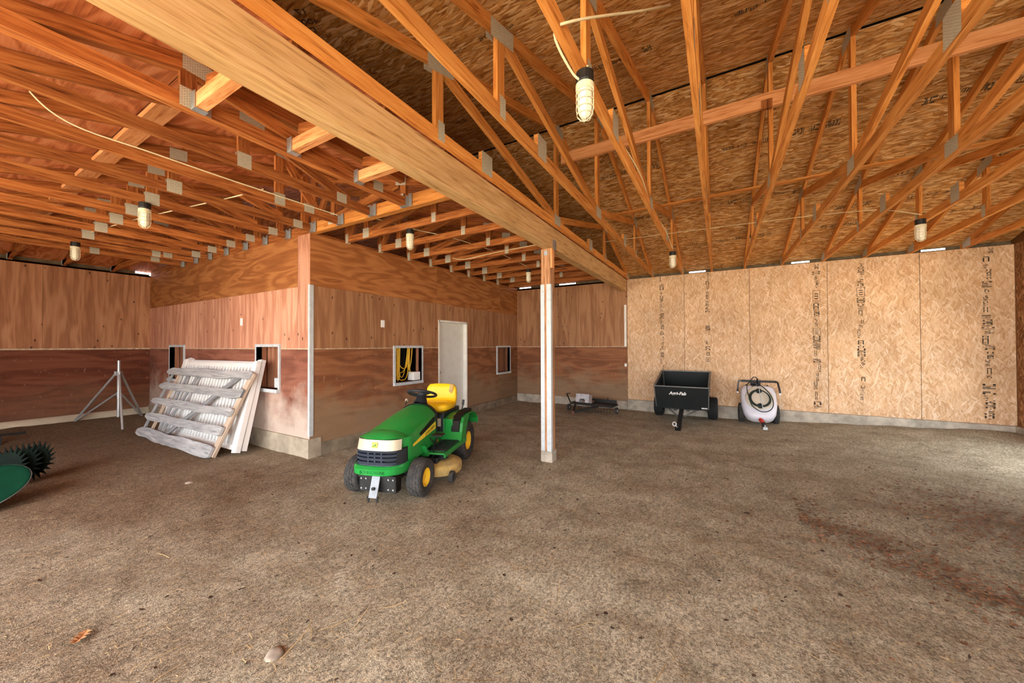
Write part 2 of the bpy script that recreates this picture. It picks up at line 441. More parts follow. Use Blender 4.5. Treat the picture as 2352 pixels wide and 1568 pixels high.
def backing(mb, o, ud, vd, u0, u1, v0, v1, th, mi, holes=()):
    """the body behind the sheets, with reveals round every hole"""
    o, ud, vd = V(o), V(ud), V(vd); n = ud.cross(vd)
    panel(mb, o-n*.006, ud, vd, u0, u1, v0, v1, mi, holes, .5)
    panel(mb, o-n*th, ud, vd, u0, u1, v0, v1, mi, holes, .5)
    for h in holes:
        for (a, b), (c_, d) in (((h[0], h[2]), (h[1], h[2])), ((h[1], h[2]), (h[1], h[3])), ((h[1], h[3]), (h[0], h[3])), ((h[0], h[3]), (h[0], h[2]))):
            mb.face([o+ud*a+vd*b, o+ud*c_+vd*d, o+ud*c_+vd*d-n*th, o+ud*a+vd*b-n*th], [(a, b), (c_, d), (c_+.1, d), (a+.1, b)], mi)

M['inner'] = plywood('inner_ply', ['#6d452f', '#93634a', '#b07f63'], True, 3., False)
Z = (0, 0, 1)
TH = .13
# stall block, face towards the open front (normal -y): u runs +x
mb = MB()
H1 = (-6.27, -5.65, .885, 1.515); H2 = (-9.70, -9.04, .885, 1.515)
o, ud = (0, YF, 0), (1, 0, 0)
mats = [M['ply_up_front'], M['ply_low_front'], M['ply_band'], M['concrete'], M['inner']]
x = XL
low = [XL, -8.43, -5.99, XR]
for a, b in zip(low[:-1], low[1:]): panel(mb, o, ud, Z, a+.001, b-.001, HC, HS-.004, 1, (H1, H2))
ups = [XL, -9.65, -8.43, -7.21, -5.99, -5.18]
for a, b in zip(ups[:-1], ups[1:]): panel(mb, o, ud, Z, a+.001, b-.001, HS+.004, 2.364, 0, (H1, H2))
for a, b in ((XL, -8.4), (-8.4, -5.18)): panel(mb, o, ud, Z, a, b-.002, 2.366, HT-.002, 2, tone=random.uniform(.8, .95))
panel(mb, o, ud, Z, -5.178, XR, HS+.004, HT, 0, (), .86)
backing(mb, o, ud, Z, XL, XR, 0, HT, TH, 4, (H1, H2))
struct(mb.obj('wall_stall_front', mats), 'reddish plywood wall of the stall block with two small feed openings')
# stall block, face towards the aisle (normal +x): u runs +y
mb = MB()
H3 = (4.42, 5.05, .88, 1.485); HD = (5.55, 6.475, -.1, 2.03); H4 = (7.75, 8.36, .84, 1.475)
o, ud = (XR, 0, 0), (0, 1, 0)
hs = (H3, HD, H4)
mats = [M['ply_up_side'], M['ply_low_side'], M['ply_band'], M['concrete'], M['inner']]
for a, b in ((YF, 5.36), (5.36, 7.8), (7.8, YB)): panel(mb, o, ud, Z, a+.001, b-.001, .16, HS-.004, 1, hs)
for a, b in ((YF, 3.3), (3.3, 4.14), (4.14, 5.36), (5.36, 6.58), (6.58, 7.8), (7.8, YB)): panel(mb, o, ud, Z, a+.001, b-.001, HS+.004, 2.364, 0, hs)
for a, b in ((YF, 5.5), (5.5, 7.9), (7.9, YB)): panel(mb, o, ud, Z, a, b-.002, 2.366, HT-.002, 2, tone=random.uniform(.85, 1.1))
backing(mb, o, ud, Z, YF, YB, 0, HT, TH, 4, hs)
struct(mb.obj('wall_stall_side', mats), 'brown plywood wall along the aisle with a white door and two openings')
# far left wall (normal +x)
mb = MB(); o = (XL, 0, 0)
mats = [M['ply_up_left'], M['ply_low_left'], M['black_dark']]
for a, b in ((YFRONT, -1.96), (-1.96, .48), (.48, YF)): panel(mb, o, ud, Z, a+.001, b-.001, HC-.06, HS-.004, 1)
for a in [YFRONT+1.22*i for i in range(5)]: panel(mb, o, ud, Z, a+.001, min(a+1.218, YF), HS+.004, HT, 0)
panel(mb, (XL, 0, 0), ud, Z, YFRONT, YF, 0, HT, 2, (), .5, -.01)
struct(mb.obj('wall_left', mats), 'weathered reddish plywood wall at the far end, dark lower half')
# back wall: plywood part then particle board (normal -y): u runs +x
mb = MB(); o = (0, YB, 0); ud = (1, 0, 0)
mats = [M['ply_up_side'], M['ply_low_side'], M['osb_wall'], M['black_dark']]
for a, b in ((XR, -4.3), (-4.3, -3.1), (-3.1, XO)): panel(mb, o, ud, Z, a+.001, b-.002, HS+.004, HT, 0)
panel(mb, o, ud, Z, XR, XO-.002, .16, HS-.004, 1)
# particle board sheets stand upright: swap uv so the flakes run upwards
def osbpanel(mb, a, b, z0, z1, mi, tone):
    mb.cur = tone; r = random.random()*9
    mb.face([(a, YB-.004, z0), (b, YB-.004, z0), (b, YB-.004, z1), (a, YB-.004, z1)], [(z0+r, a), (z0+r, b), (z1+r, b), (z1+r, a)], mi); mb.cur = 1.
for a, b, tn in ((XO, -.659, .97), (-.659, .548, 1.0), (.548, 1.77, .99), (1.77, 2.984, 1.02), (2.984, XE, .98)): osbpanel(mb, a+.003, b-.003, HC, HT, 2, tn)
panel(mb, o, ud, Z, XR, XE, 0, HT, 3, (), .5, -.012)
struct(mb.obj('wall_back', mats), 'back wall, brown plywood beyond the aisle and pale particle board beyond the beam')
# right wall (normal -x)
mb = MB(); rr = 2.
for a in range(10):
    y0 = YFRONT+1.22*a; mb.cur = random.uniform(.85, 1.); zl = 2.35 if 7 <= a < 8 else HC
    if y0 > YB: continue
    mb.face([(XE, y0+.002, zl), (XE, min(y0+1.218, YB), zl), (XE, min(y0+1.218, YB), HT), (XE, y0+.002, HT)][::-1], [(zl+a, y0), (zl+a, y0+1.2), (HT+a, y0+1.2), (HT+a, y0)][::-1], 0)
DY0, DY1 = YFRONT+8.54, YFRONT+1.22*8  # unseen opening added in this wall to let in fill light
for a_, b_, z0_ in ((YFRONT, DY0, 0), (DY1, YB, 0), (DY0, DY1, 2.35)):
    mb.face([(XE+.012, a_, z0_), (XE+.012, a_, HT), (XE+.012, b_, HT), (XE+.012, b_, z0_)], None, 1)
struct(mb.obj('wall_right', [M['osb_side'], M['black_dark']]), 'darker particle board side wall at the edge')
# seam battens (whitish caulk line between lower and upper sheets)
mb = MB()
mb.box((XL+.002, YF-.006, HS-.008), (H2[0]-.04, YF, HS+.008)); mb.box((H2[1]+.04, YF-.006, HS-.006), (H1[0]-.04, YF, HS+.006)); mb.box((H1[1]+.04, YF-.006, HS-.006), (XR-.02, YF, HS+.006))
mb.box((XL, YFRONT, HS-.016), (XL+.012, YF, HS+.010))
for a, b in ((YF+.03, H3[0]-.04), (H3[1]+.04, HD[0]-.03), (HD[1]+.03, H4[0]-.03), (H4[1]+.03, YB)): mb.box((XR, a, HS-.006), (XR+.006, b, HS+.006))
mb.box((XR, YB-.006, HS-.007), (XO-.004, YB, HS+.007))
M['seam'] = simple('seam', '#cdbca0', .8, var=.25, scale=20)
struct(mb.obj('trim_1', M['seam']), 'pale seam line round the plywood walls at mid height')
# concrete footings
mb = MB()
def foot(p, q, z): mb.box((p[0], p[1], -.12), (q[0], q[1], z))
foot((XL, YF-.025), (XR+.012, YF+.16), HC); foot((XR-.1, YF+.1), (XR+.008, HD[0]-.02), .17); foot((XR-.1, HD[1]+.05), (XR+.012, YB), .15)
M['footing_dirty'] = simple('footing_dirty', '#8a7c68', .95, var=.25, scale=5, bump=.4); M['footing_front'] = simple('footing_front', '#a89c88', .95, var=.2, scale=4, bump=.3)
for i in range(len(mb.f)): mb.mi[i] = 0 if i < 6 else 1
struct(mb.obj('baseboard_stall', [M['footing_front'], M['footing_dirty']]), 'concrete footing under the stall block')
mb = MB(); foot((XR, YB-.03), (XO, YB+.1), .2); foot((XO, YB-.07), (XE+.1, YB+.1), HC)
struct(mb.obj('baseboard_back', M['concrete'], bevel=.012), 'pale concrete curb along the back wall')
mb = MB(); mb.box((XE-.05, YFRONT, -.1), (XE+.1, DY0, HC)); mb.box((XE-.05, DY1, -.1), (XE+.1, YB, HC))
struct(mb.obj('baseboard_right', M['concrete'], bevel=.01), 'concrete curb along the side wall')
mb = MB()
rows = []
for i in range(90):
    y = YFRONT+(YF-YFRONT)*i/89
    w = .012+.01*noise.noise(V((y*2.3, 0, 0)))+.006*noise.noise(V((y*7, 4, 0)))
    rows.append([(XL+.004, y, HC-.035), (XL+.02+w*.4, y, HC*.75), (XL+.025+w, y, HC*.4), (XL+.02+w*1.4, y, -.1)])
mb.grid(rows, 0, True)
struct(mb.obj('baseboard_left', M['tin_strip']), 'wavy pale strip along the foot of the far wall')

# stall interior so that the openings look into something
mb = MB()
mb.box((XL+.1, YF+.145, 0), (XR-TH-.32, YF+.16, HT)); mb.box((XR-.28, YF+.8, 0), (XR-.26, 4.2, HT)); mb.box((XR-.2, 6.8, 0), (XR-.18, 8.7, HT))
mb.face([(XL, YF+TH, HT-.01), (XR-TH, YF+TH, HT-.01), (XR-TH, YB, HT-.01), (XL, YB, HT-.01)])
mb.face([(XL, YF, 0), (XL, YB, 0), (XL, YB, HT), (XL, YF, HT)]); mb.face([(XL, YB, 0), (XR, YB, 0), (XR, YB, HT), (XL, YB, HT)])
struct(mb.obj('wall_inner', M['inner']), 'plywood partition seen inside the stall openings')

mb = MB()
mb.face([(XL-.16, YFRONT, -.1), (XL-.16, 9.02, -.1), (XL-.16, 9.02, 3.05), (XL-.16, YFRONT, 3.05)]); mb.face([(XL-.16, 9.02, -.1), (XE+.16, 9.02, -.1), (XE+.16, 9.02, 3.05), (XL-.16, 9.02, 3.05)])
for a_, b_, z0_ in ((YFRONT, DY0, -.1), (DY1, 9.02, -.1), (DY0, DY1, 2.35)): mb.face([(XE+.16, a_, z0_), (XE+.16, b_, z0_), (XE+.16, b_, 3.3), (XE+.16, a_, 3.3)])
mb.face([(XL-.16, 9.02, 3.05), (XE+.16, 9.02, 3.05), (XE+.16, YB, 3.05), (XL-.16, YB, 3.05)]); mb.face([(XL-.16, YFRONT, 3.05), (XL, YFRONT, 3.05), (XL, 9.02, 3.05), (XL-.16, 9.02, 3.05)])
mb.face([(XL-.16, YFRONT, -.1), (XL, YFRONT, -.1), (XL, YFRONT, 3.3), (XL-.16, YFRONT, 3.3)]); mb.face([(XE, YFRONT, -.1), (XE+.16, YFRONT, -.1), (XE+.16, YFRONT, 3.3), (XE, YFRONT, 3.3)])
struct(mb.obj('wall_outer', M['fascia']), 'outer siding of the shed')
mb = MB(); mb.box((XL, YFRONT-.1, 0), (-6.6, YFRONT, 3.0)); struct(mb.obj('wall_front_shade', M['ply_up_left']), 'unseen wall piece added at the front to darken the left floor')  # unseen wall added to keep front daylight off the left floor
# metal window frames
def win(name, o, ud, h, label, sill=.05, mat=None):
    o, ud = V(o), V(ud); vd = V(Z); n = ud.cross(vd)
    def P(u, v, w=0): return o+ud*u+vd*v+n*w
    r = MB(); w = .042; d = .022
    def bar(u0, u1, v0, v1, dd=d):
        a = [P(u0, v0), P(u1, v0), P(u1, v1), P(u0, v1)]; b = [p+n*dd for p in a]
        r.face(b)
        for i in range(4):
            j = (i+1) % 4; r.face([a[i], a[j], b[j], b[i]])
    bar(h[0]-w, h[1]+w, h[3], h[3]+w); bar(h[0]-w, h[0], h[2], h[3]); bar(h[1], h[1]+w, h[2], h[3])
    # inner lining
    for (a, b, c_, e) in ((h[0], h[2], h[0], h[3]), (h[1], h[2], h[1], h[3]), (h[0], h[3], h[1], h[3]), (h[0], h[2], h[1], h[2])):
        q = [P(a, b, .02), P(c_, e, .02), P(c_, e, -.06), P(a, b, -.06)]; r.face(q)
    f = struct(r.obj(name, mat or M['galv_flat']), label)
    r = MB()
    a = [P(h[0]-w, h[2]-.05, .0), P(h[1]+.02, h[2]-.05, .0), P(h[1]+.02, h[2], 0), P(h[0]-w, h[2], 0)]
    b = [p+n*sill for p in a]; r.face(b)
    for i in range(4): r.face([a[i], a[(i+1) % 4], b[(i+1) % 4], b[i]])
    r.obj('window_sill', mat or M['galv_flat'], f)
    return f
win('window_1', (0, YF, 0), (1, 0, 0), H1, 'galvanized framed feed opening near the stall corner, beside the leaning fence panels')
win('window_2', (0, YF, 0), (1, 0, 0), H2, 'galvanized framed feed opening partly behind the leaning fence panels')
win('window_3', (XR, 0, 0), (0, 1, 0), H3, 'galvanized framed opening beside the white door with a yellow hose inside')
win('window_4', (XR, 0, 0), (0, 1, 0), H4, 'small framed opening at the far end of the aisle')
# feeder corner piece in window_1
mb = MB(); mb.box((-5.79, YF+.0, .905), (-5.655, YF+.07, 1.05)); tag(mb.obj('feed_box', M['galv_flat'], bevel=.006), 'small pale metal feed box in the corner of the stall opening nearest the corner', 'feed box')
mb = MB(); mb.box((XR-.16, 4.87, .885), (XR-.01, 5.045, 1.04)); tag(mb.obj('junction_box', M['white_plastic'], bevel=.008), 'white plastic box standing on the sill beside the yellow hose', 'box')
# black board in window_3 standing in for the unlit interior
mb = MB(); mb.box((XR-.27, 4.2, .6), (XR-.255, 4.9, 1.6)); struct(mb.obj('panel_dark', M['black_dark']), 'black board behind the yellow hose standing in for the unlit interior')
# yellow hose
t = NT('hose_yellow'); M['hose'] = t.p(col=lin('#e8b820'), rough=.4)
hz = thing('hose_hank', 'yellow hose hung in loops in the opening beside the white door', 'hose', (XR-.06, 4.6, 1.48))
def loops(y0, y1, n, zlo, zhi, xo):
    for k in range(n):
        a = y0+random.uniform(-.05, .05); b = y1+random.uniform(-.03, .03); zb = random.uniform(zlo, zhi)
        pts = []
        for i in range(25):
            s = i/24; yy = a+(b-a)*s
            zz = 1.5-(1.5-zb)*(1-abs(2*s-1)**3.2)
            pts.append((-.01-xo+random.uniform(-.0, .0)+.03*math.sin(k*2.1+s*3), yy-4.6+.02*math.sin(k+s*5), zz-1.48))
        m2 = MB(); m2.tube(pts, .0075, 6); m2.obj('hose_loop', M['hose'], hz)
loops(4.50, 4.58, 5, .90, 1.0, .02); loops(4.54, 4.85, 4, .90, 1.12, .04); loops(4.84, 4.87, 3, 1.02, 1.15, .03); loops(4.44, 4.62, 2, .9, .95, .0)

# door
dr = MB(); dr.box((XR-.115, HD[0]+.02, .02), (XR-.075, HD[1]-.02, 2.0))
door = struct(dr.obj('door_1', M['door_paint'], bevel=.004), 'white plain door set deep in the aisle wall')
dr = MB()
dr.box((XR-.12, HD[1]-.022, 0), (XR+.012, HD[1]+.012, 2.045)); dr.box((XR-.12, HD[0]-.012, 0), (XR+.012, HD[0]+.022, 2.045)); dr.box((XR-.12, HD[0], 2.0), (XR+.012, HD[1], 2.045))
dr.obj('door_frame', M['white_paint'], door)
dr = MB(); dr.box((XR-.1, HD[0], -.08), (XR+.05, HD[1]+.05, .02)); dr.obj('door_sill', M['concrete'], door)
dr = MB(); dr.tube([(XR-.075, HD[0]+.09, .98), (XR-.03, HD[0]+.09, .98)], .026, 12); dr.obj('door_knob', M['galv'], door)
# corner angle on the stall corner
mb = MB()
mb.box((XR-.035, YF-.008, .28), (XR+.006, YF, 2.375)); mb.box((XR, YF-.008, .28), (XR+.008, YF+.05, 2.375))
struct(mb.obj('trim_2', M['galv_flat'], bevel=.002), 'galvanized corner guard on the stall corner')
mb = MB(); mb.box((-1.955, YB-.02, 1.496), (-1.905, YB, 2.483)); struct(mb.obj('trim_3', M['white_paint'], bevel=.002), 'white strip beside the particle board')
def plate(name, lo, hi, label):
    p = MB(); p.box(lo, hi); return tag(p.obj(name, M['white_plastic'], bevel=.003), label, 'switch')
plate('wall_switch', (-6.815, YF-.01, 1.865), (-6.745, YF, 1.985), 'white switch plate on the pink plywood stall front')
plate('wall_switch', (XR, 4.12, 1.835), (XR+.012, 4.19, 1.955), 'white switch plate on the brown aisle wall above the opening')
plate('wall_outlet', (-1.955, YB-.012, 1.015), (-1.905, YB, 1.085), 'small white outlet plate low on the back wall below the white strip')

# ------------------------------------------------------------------ roof decks
S1 = .30; YRG = 4.5
ZE = 3.165                       # underside of the particle board at both eaves
def zg(y): return ZE+S1*min(y-.10, 8.86-y) if False else ZE+S1*min(y+.0-.16, 8.8-y+.06)
ZRG = zg(YRG)
mb = MB()
L = math.hypot(1, S1)
def deck(mb, pts, mi=0, tone=1., horiz=True, rs=0):
    """pts (x, y, z) wound for a downward normal; uv: x along grain"""
    mb.cur = tone; mb.face(pts, [(p[0]+rs, p[1]*L+rs*1.3) for p in pts], mi); mb.cur = 1.
def osbdeck(mb, y0, y1):
    """strips of sheets, valley-cut where they die into the old roof"""
    n = 4
    for k in range(n):
        a, b = y0+(y1-y0)*k/n, y0+(y1-y0)*(k+1)/n
        x = -1.92-1.1*0
        def xv(y): return -1.95-max(0, (zg(y)-ZE))/.25
        stag = 1.22 if k % 2 else 0
        xs = [-1.9+.001, 0.1-stag+.4, 2.54-stag+.4, XE+.3]
        tn = [random.uniform(.9, 1.04) for _ in range(4)]
        g = .0015
        lo, hi = min(a, b)+g, max(a, b)-g
        deck(mb, [(xv(lo), lo, zg(lo)), (xv(hi), hi, zg(hi)), (xs[0], hi, zg(hi)), (xs[0], lo, zg(lo))], 0, tn[0], rs=k*3.1)
        for i in range(3):
            deck(mb, [(xs[i]+g, lo, zg(lo)), (xs[i]+g, hi, zg(hi)), (xs[i+1]-g, hi, zg(hi)), (xs[i+1]-g, lo, zg(lo))], 0, tn[i+1], rs=k*3.1+i*7.7)
osbdeck(mb, .1, YRG-.022); osbdeck(mb, YRG+.022, 8.9)
# unseen roof carried past the front eave, added to even out the daylight
mb.cur = .95
mb.face([(-1.9, YFRONT-.3, 2.93), (-1.9, .1, zg(.1)), (XE+.3, .1, zg(.1)), (XE+.3, YFRONT-.3, 2.93)], [(0, 0), (0, 3), (6, 3), (6, 0)], 0)
mb.cur = 1.
ceil1 = struct(mb.obj('ceiling', M['osb_roof']), 'orange brown particle board roof deck with stamped lettering')
mb = MB()
mb.face([(-8, -3.6, 3.2), (XE+.4, -3.6, 3.2), (XE+.4, YRG, ZRG+.06), (-8, YRG, ZRG+.06)]) if False else None
mb.face([(-7.2, YRG-.2, ZRG+.005), (XE+.4, YRG-.2, ZRG+.005), (XE+.4, YRG, ZRG+.05), (-7.2, YRG, ZRG+.05)]); mb.face([(-7.2, YRG+.2, ZRG+.005), (XE+.4, YRG+.2, ZRG+.005), (XE+.4, YRG, ZRG+.05), (-7.2, YRG, ZRG+.05)])
struct(mb.obj('ceiling_ridge', M['black_dark']), 'black strip above the ridge gap standing in for its shade')  # black faces put the shade of the gap into the colour
# gable end wall above the side wall
mb = MB(); mb.face([(XE, YFRONT, HT), (XE, YFRONT, 2.95), (XE, .1, zg(.1)), (XE, YRG, ZRG+.03), (XE, YB+.2, zg(YB)), (XE, YB, HT)][::-1])
struct(mb.obj('wall_gable', M['osb_side']), 'gable end above the side wall')
# old hip roof of plywood
S2 = .25; ZH = 3.16
def zo(x, y): return ZH+S2*min(-1.95-x, y+.1, x+10.95, 8.9-y)
mb = MB()
yc = 4.4; rx0, rx1 = -1.95-4.5, -10.95+4.5
A, B, Cc, D = (-1.93, -.1), (-1.93, 8.9), (-10.95, 8.9), (-10.95, -.1)
def odeck(pts, tone=1.):
    mb.cur = tone
    mb.face([(x, y, zo(x, y)) for x, y in pts], [(x*1.0, y*1.03) for x, y in pts]); mb.cur = 1.
R0, R1 = (rx0, yc), (rx1, yc)
# front slope in sheets (each 1.22 up the slope)
for k in range(4):
    y0, y1 = -.1+1.125*k, -.1+1.125*(k+1)
    d0, d1 = y0+.1, y1+.1
    x0a, x0b = -1.95-d0, -1.95-d1; x1a, x1b = -10.95+d0, -10.95+d1
    odeck([(x1a, y0+.002), (x1b, y1-.002), (x0b, y1-.002), (x0a, y0+.002)], random.uniform(.9, 1.08))
odeck([A, R0, B], .9) ; odeck([B, R0, R1, Cc], .9); odeck([Cc, R1, D], .95)
mb.cur = .95
mb.face([(-10.95, YFRONT-.3, 2.9), (-10.95, -.1, ZH), (-1.9, -.1, ZH), (-1.9, YFRONT-.3, 2.9)], [(0, 0), (0, 3), (9, 3), (9, 0)])  # unseen forward roof over the old bay, added to shape the daylight
struct(mb.obj('ceiling_plywood', M['ply_roof']), 'older swirled plywood roof deck over the trusses')
# outer roof skin
mb = MB(); rows = []
def zskin(x, y):
    z = []
    if y >= .0: z.append(zg(y))
    else: z.append(2.93+(y-YFRONT+.3)/(.1-YFRONT+.3)*(zg(.1)-2.93))
    if x < -1.9: z.append(zo(x, y) if y > -.1 else 2.9+(y-YFRONT+.3)/(-.1-YFRONT+.3)*(ZH-2.9))
    return max(z)+.07
for j in range(27):
    y = (YFRONT-.3)+(8.91-YFRONT+.3)*j/26
    rows.append([(x, y, zskin(x, y)) for x in [-10.95+(XE+.3+10.95)*i/30 for i in range(31)]])
mb.grid(rows, 0, False)
struct(mb.obj('roof_skin', M['fascia']), 'outer skin of the roof')
# eave boards with light coming through vent slots
mb = MB()
def fascia_y(x0, x1, y, z0, z1, slots):
    e = sorted(slots); xs = [x0]+[v for s_ in e for v in s_]+[x1]
    zs0, zs1 = 3.115, 3.145
    mb.box((x0, y, z0), (x1, y+.02, zs0)); mb.box((x0, y, zs1), (x1, y+.02, z1))
    for i in range(0, len(xs), 2): mb.box((xs[i], y, zs0), (xs[i+1], y+.02, zs1))
fascia_y(XO, XE+.3, 8.88, 2.95, 3.3, [(-.56, -.24), (1.25, 1.53), (3.03, 3.32)])
fascia_y(XL, XO, 8.9, 2.95, 3.3, [(-4.86, -4.5), (-4.15, -4.0), (-3.66, -3.2)])
ys = [YFRONT, 2.62, 2.9, 3.1]
mb.box((XL-.1, YFRONT, 2.95), (XL-.08, YF, 3.12)); mb.box((XL-.1, YFRONT, 3.16), (XL-.08, YF, 3.3)); mb.box((XL-.1, YFRONT, 3.12), (XL-.08, 2.70, 3.16))
struct(mb.obj('trim_4', M['fascia']), 'eave boards above the walls with bright vent slots')
mb = MB(); mb.box((XO, YB+.0, 3.05), (XE, YB+.08, 3.088)); mb.box((XR, YB, 3.05), (XO, YB+.08, 3.088)); mb.box((XL-.07, YFRONT, 3.05), (XL, YF, 3.088))
struct(mb.obj('trim_5', M['truss_old']), 'top plates of the walls')

# grade stamps: illegible inked rows on the sheets
t = NT('ink'); M['ink'] = t.p(col=lin('#3f3222'), rough=.9)
def stamp_row(name, o, ud, vd, length, h, parent, dens=.6, solid=False, light=False):
    o, ud, vd = V(o), V(ud).normalized(), V(vd).normalized(); n = ud.cross(vd)
    m2 = MB(); s = 0
    def r4(a, b, c_, d): m2.face([o+ud*x+vd*y+n*.0012 for x, y in ((a, c_), (b, c_), (b, d), (a, d))])
    while s < length:
        kind = random.random(); w = random.uniform(.05, .16)
        if kind > dens: s += w*random.uniform(.5, 1.6); continue
        if kind < .05:      # outlined box with a figure in it
            w = h*random.uniform(1., 2.); e = .006
            r4(s, s+w, 0, e); r4(s, s+w, h-e, h); r4(s, s+e, 0, h); r4(s+w-e, s+w, 0, h)
            for q in range(3): r4(s+w*(.2+.22*q), s+w*(.28+.22*q), h*.25, h*.75)
        else:
            k = s; hh = h*random.choice((.35, .5, .75, 1.)); b = random.uniform(0, h-hh)
            while k < s+w:
                q = random.uniform(.004, .012)
                if random.random() < .3: r4(k, k+q*2.2, b, b+hh*.22); r4(k, k+q*2.2, b+hh*.78, b+hh)
                else: r4(k, k+q, b+hh*random.choice((0, 0, .4)), b+hh*random.choice((1, 1, .6)))
                k += q+random.uniform(.003, .010)
        s += w+random.uniform(.006, .05)
    return m2.obj(name, M['ink'], parent)
for y, n0, n1, dn in ((5.63, -1.7, 4., .55), (6.78, -1.7, 4., .6), (7.84, -1.7, 4., .7), (7.35, 0, 4., .3)):
    x = n0
    while x < n1:
        l = random.uniform(.8, 1.5)
        stamp_row('grade_stamp', (x, y, zg(y)), (1, 0, 0), (0, -1, S1), l, .095, ceil1, dn+.2); x += l+random.uniform(.3, .9)
for y in (3.33, 2.2, 1.1):
    x = -2.6 if y > 3 else -2.
    while x < 3:
        l = random.uniform(.5, 1.1)
        stamp_row('grade_stamp', (x, y, zg(y)), (1, 0, 0), (0, -1, -S1), l, .10, ceil1, .8); x += l+random.uniform(.3, .8)
wb = bpy.data.objects['wall_back']
for x, dn, w in ((-1.121, .9, .085), (-.207, .85, .085), (1.609, .97, .11), (2.234, .88, .11), (3.74, .94, .14)):
    stamp_row('grade_stamp', (x+w/2, YB-.005, .32), (0, 0, 1), (-1, 0, 0), 2.65, w, wb, dn)
Mx = frame((-2.1, 1.2, zg(1.2)-.002), (-.8, -.6, -.18), (.6, -.8, -.24))
for s_, dy in (('17', 0), ('4007', -.09), ('D', -.17)):
    text_mesh('grade_stamp', s_, .07, M['ink'], Mx @ Matrix.Translation((0, dy, 0)), ceil1)

# ------------------------------------------------------------------ trusses
W2, D2 = .038, .089
def member(name, p0, p1, mat, parent, up=(0, 0, 1), w=W2, d=D2):
    w *= {'bottom_chord': 1, 'top_chord': .955, 'king_post': .93}.get(name, .91)*random.uniform(.995, 1.0)
    m2 = MB(); m2.beam(p0, p1, w, d, up); return m2.obj(name, mat, parent)
def gusset(parent, x, y, z, wy, hz, axis='x', slope=0., both=True, t=W2):
    """toothed plates on both faces of a joint; axis = normal of the plates"""
    m2 = MB()
    for sd in (-1, 1):
        if t > W2 and sd > 0: m2.obj('gusset_plate', M['plate'], parent); m2 = MB()
        off = sd*(t/2+.0012)
        c = []
        for a, b in ((-1, -1), (1, -1), (1, 1), (-1, 1)):
            yy = a*wy/2; zz = b*hz/2+yy*slope
            c.append((x+off, y+yy, z+zz) if axis == 'x' else (x+yy, y+off, z+zz))
        if (sd > 0) != (axis == 'x'): c = c[::-1]
        m2.face(c, [(0, 0), (wy, 0), (wy, hz), (0, hz)])
    return m2.obj('gusset_plate', M['plate'], parent)
t = NT('truss_plate_teeth')
uvv = t.uv()
br = t.n('TexBrick', {'Vector': uvv, 'Scale': 1, 'Mortar Size': .0022, 'Brick Width': .026, 'Row Height': .0085, 'Color1': lin('#d9d4c4'), 'Color2': lin('#c4beac'), 'Mortar': lin('#8f8976')})
M['plate'] = t.p(col=br.outputs[0], rough=.45, metal=.0)

ORD = ['first', 'second', 'third', 'fourth', 'fifth', 'sixth', 'seventh', 'eighth', 'ninth', 'tenth', 'eleventh', 'twelfth']
def gable_truss(X, label):
    r = thing('gable_truss', label, 'roof truss', (X, 0, HT), 0, 'gable trusses under the particle board roof')
    zc = lambda y: zg(y)-HT-D2*L/2-.002        # centre line of the top chords
    jit = random.uniform(-.01, .01)
    member('bottom_chord', (0, -.35, D2/2), (0, 8.84, D2/2), M['truss'], r)
    member('top_chord', (0, -.5, zc(-.5)), (0, YRG, zc(YRG)), M['truss'], r, (0, 0, 1))
    member('top_chord', (0, YRG, zc(YRG)), (0, 9.02, zc(9.02)), M['truss'], r, (0, 0, 1))
    q = D2
    yk = 4.42
    member('king_post', (0, yk, q), (0, yk, zc(yk)), M['truss'], r, (0, 1, 0))
    for yv in (2.1, 6.74):
        member('web', (0, yv, q), (0, yv, zc(yv)-.03), M['truss'], r, (0, 1, 0))
        sg = 1 if yv > yk else -1
        member('web', (0, yk+sg*.05, q+.02), (0, yv-sg*.05, zc(yv)-.03), M['truss'], r)
        gusset(r, 0, yv+.02, q-.005, .075, .15)
        gusset(r, 0, yv-sg*.02, zc(yv)-.02, .30, .13, slope=-sg*S1)
    gusset(r, 0, yk, q, .20, .13)
    gusset(r, 0, YRG, zc(YRG)-.03, .26, .14)
    for ys in (2.76+jit, 5.86+jit):           # spliced chord with an upright block
        m2 = MB(); m2.box((-W2/2, ys-.08, q), (W2/2, ys+.08, q+.105)); m2.obj('splice_block', M['truss'], r)
        gusset(r, 0, ys, .105, .17, .19)
    gusset(r, 0, 8.70, .085, .22, .15)
    return r
RX = [-1.855, -1.303, -.685, -.119, .468, 1.084, 1.713, 2.29, 2.87, 3.50]
notes = {0: 'gable truss standing on top of the heavy timber beam', 2: 'third gable truss from the heavy beam, carrying the large caged lamp and a cable',
         7: 'eighth gable truss from the heavy beam, carrying the caged lamp farthest from it', 9: 'last gable truss, next to the darker side wall'}
for i, X in enumerate(RX): gable_truss(X, notes.get(i, ORD[i]+' gable truss from the heavy beam under the particle board roof'))
# lateral braces
def board(name, p0, p1, w, d, mat, label, cat, up=(0, 0, 1), group=None):
    m2 = MB(); m2.beam(p0, p1, w, d, up); return tag(m2.obj(name, mat), label, cat, group)
board('lateral_brace', (-1.75, 4.352, 3.93), (XE-.02, 4.352, 3.98), .038, .14, M['blocking'], 'long pinkish board nailed across the king posts of the gable trusses', 'brace')
board('lateral_brace', (-1.75, 5.86, 3.62), (XE-.02, 5.80, 3.66), .09, .02, M['truss'], 'thin strap board running across the webs near the back eave', 'brace')
m2 = MB(); m2.beam((.43, 4.34, 3.86), (.43, 4.34, 3.95), .09, .038, (0, 1, 0)); tag(m2.obj('wood_block', M['truss_old']), 'short scrap block under the long pinkish brace beside the fifth gable truss', 'block')

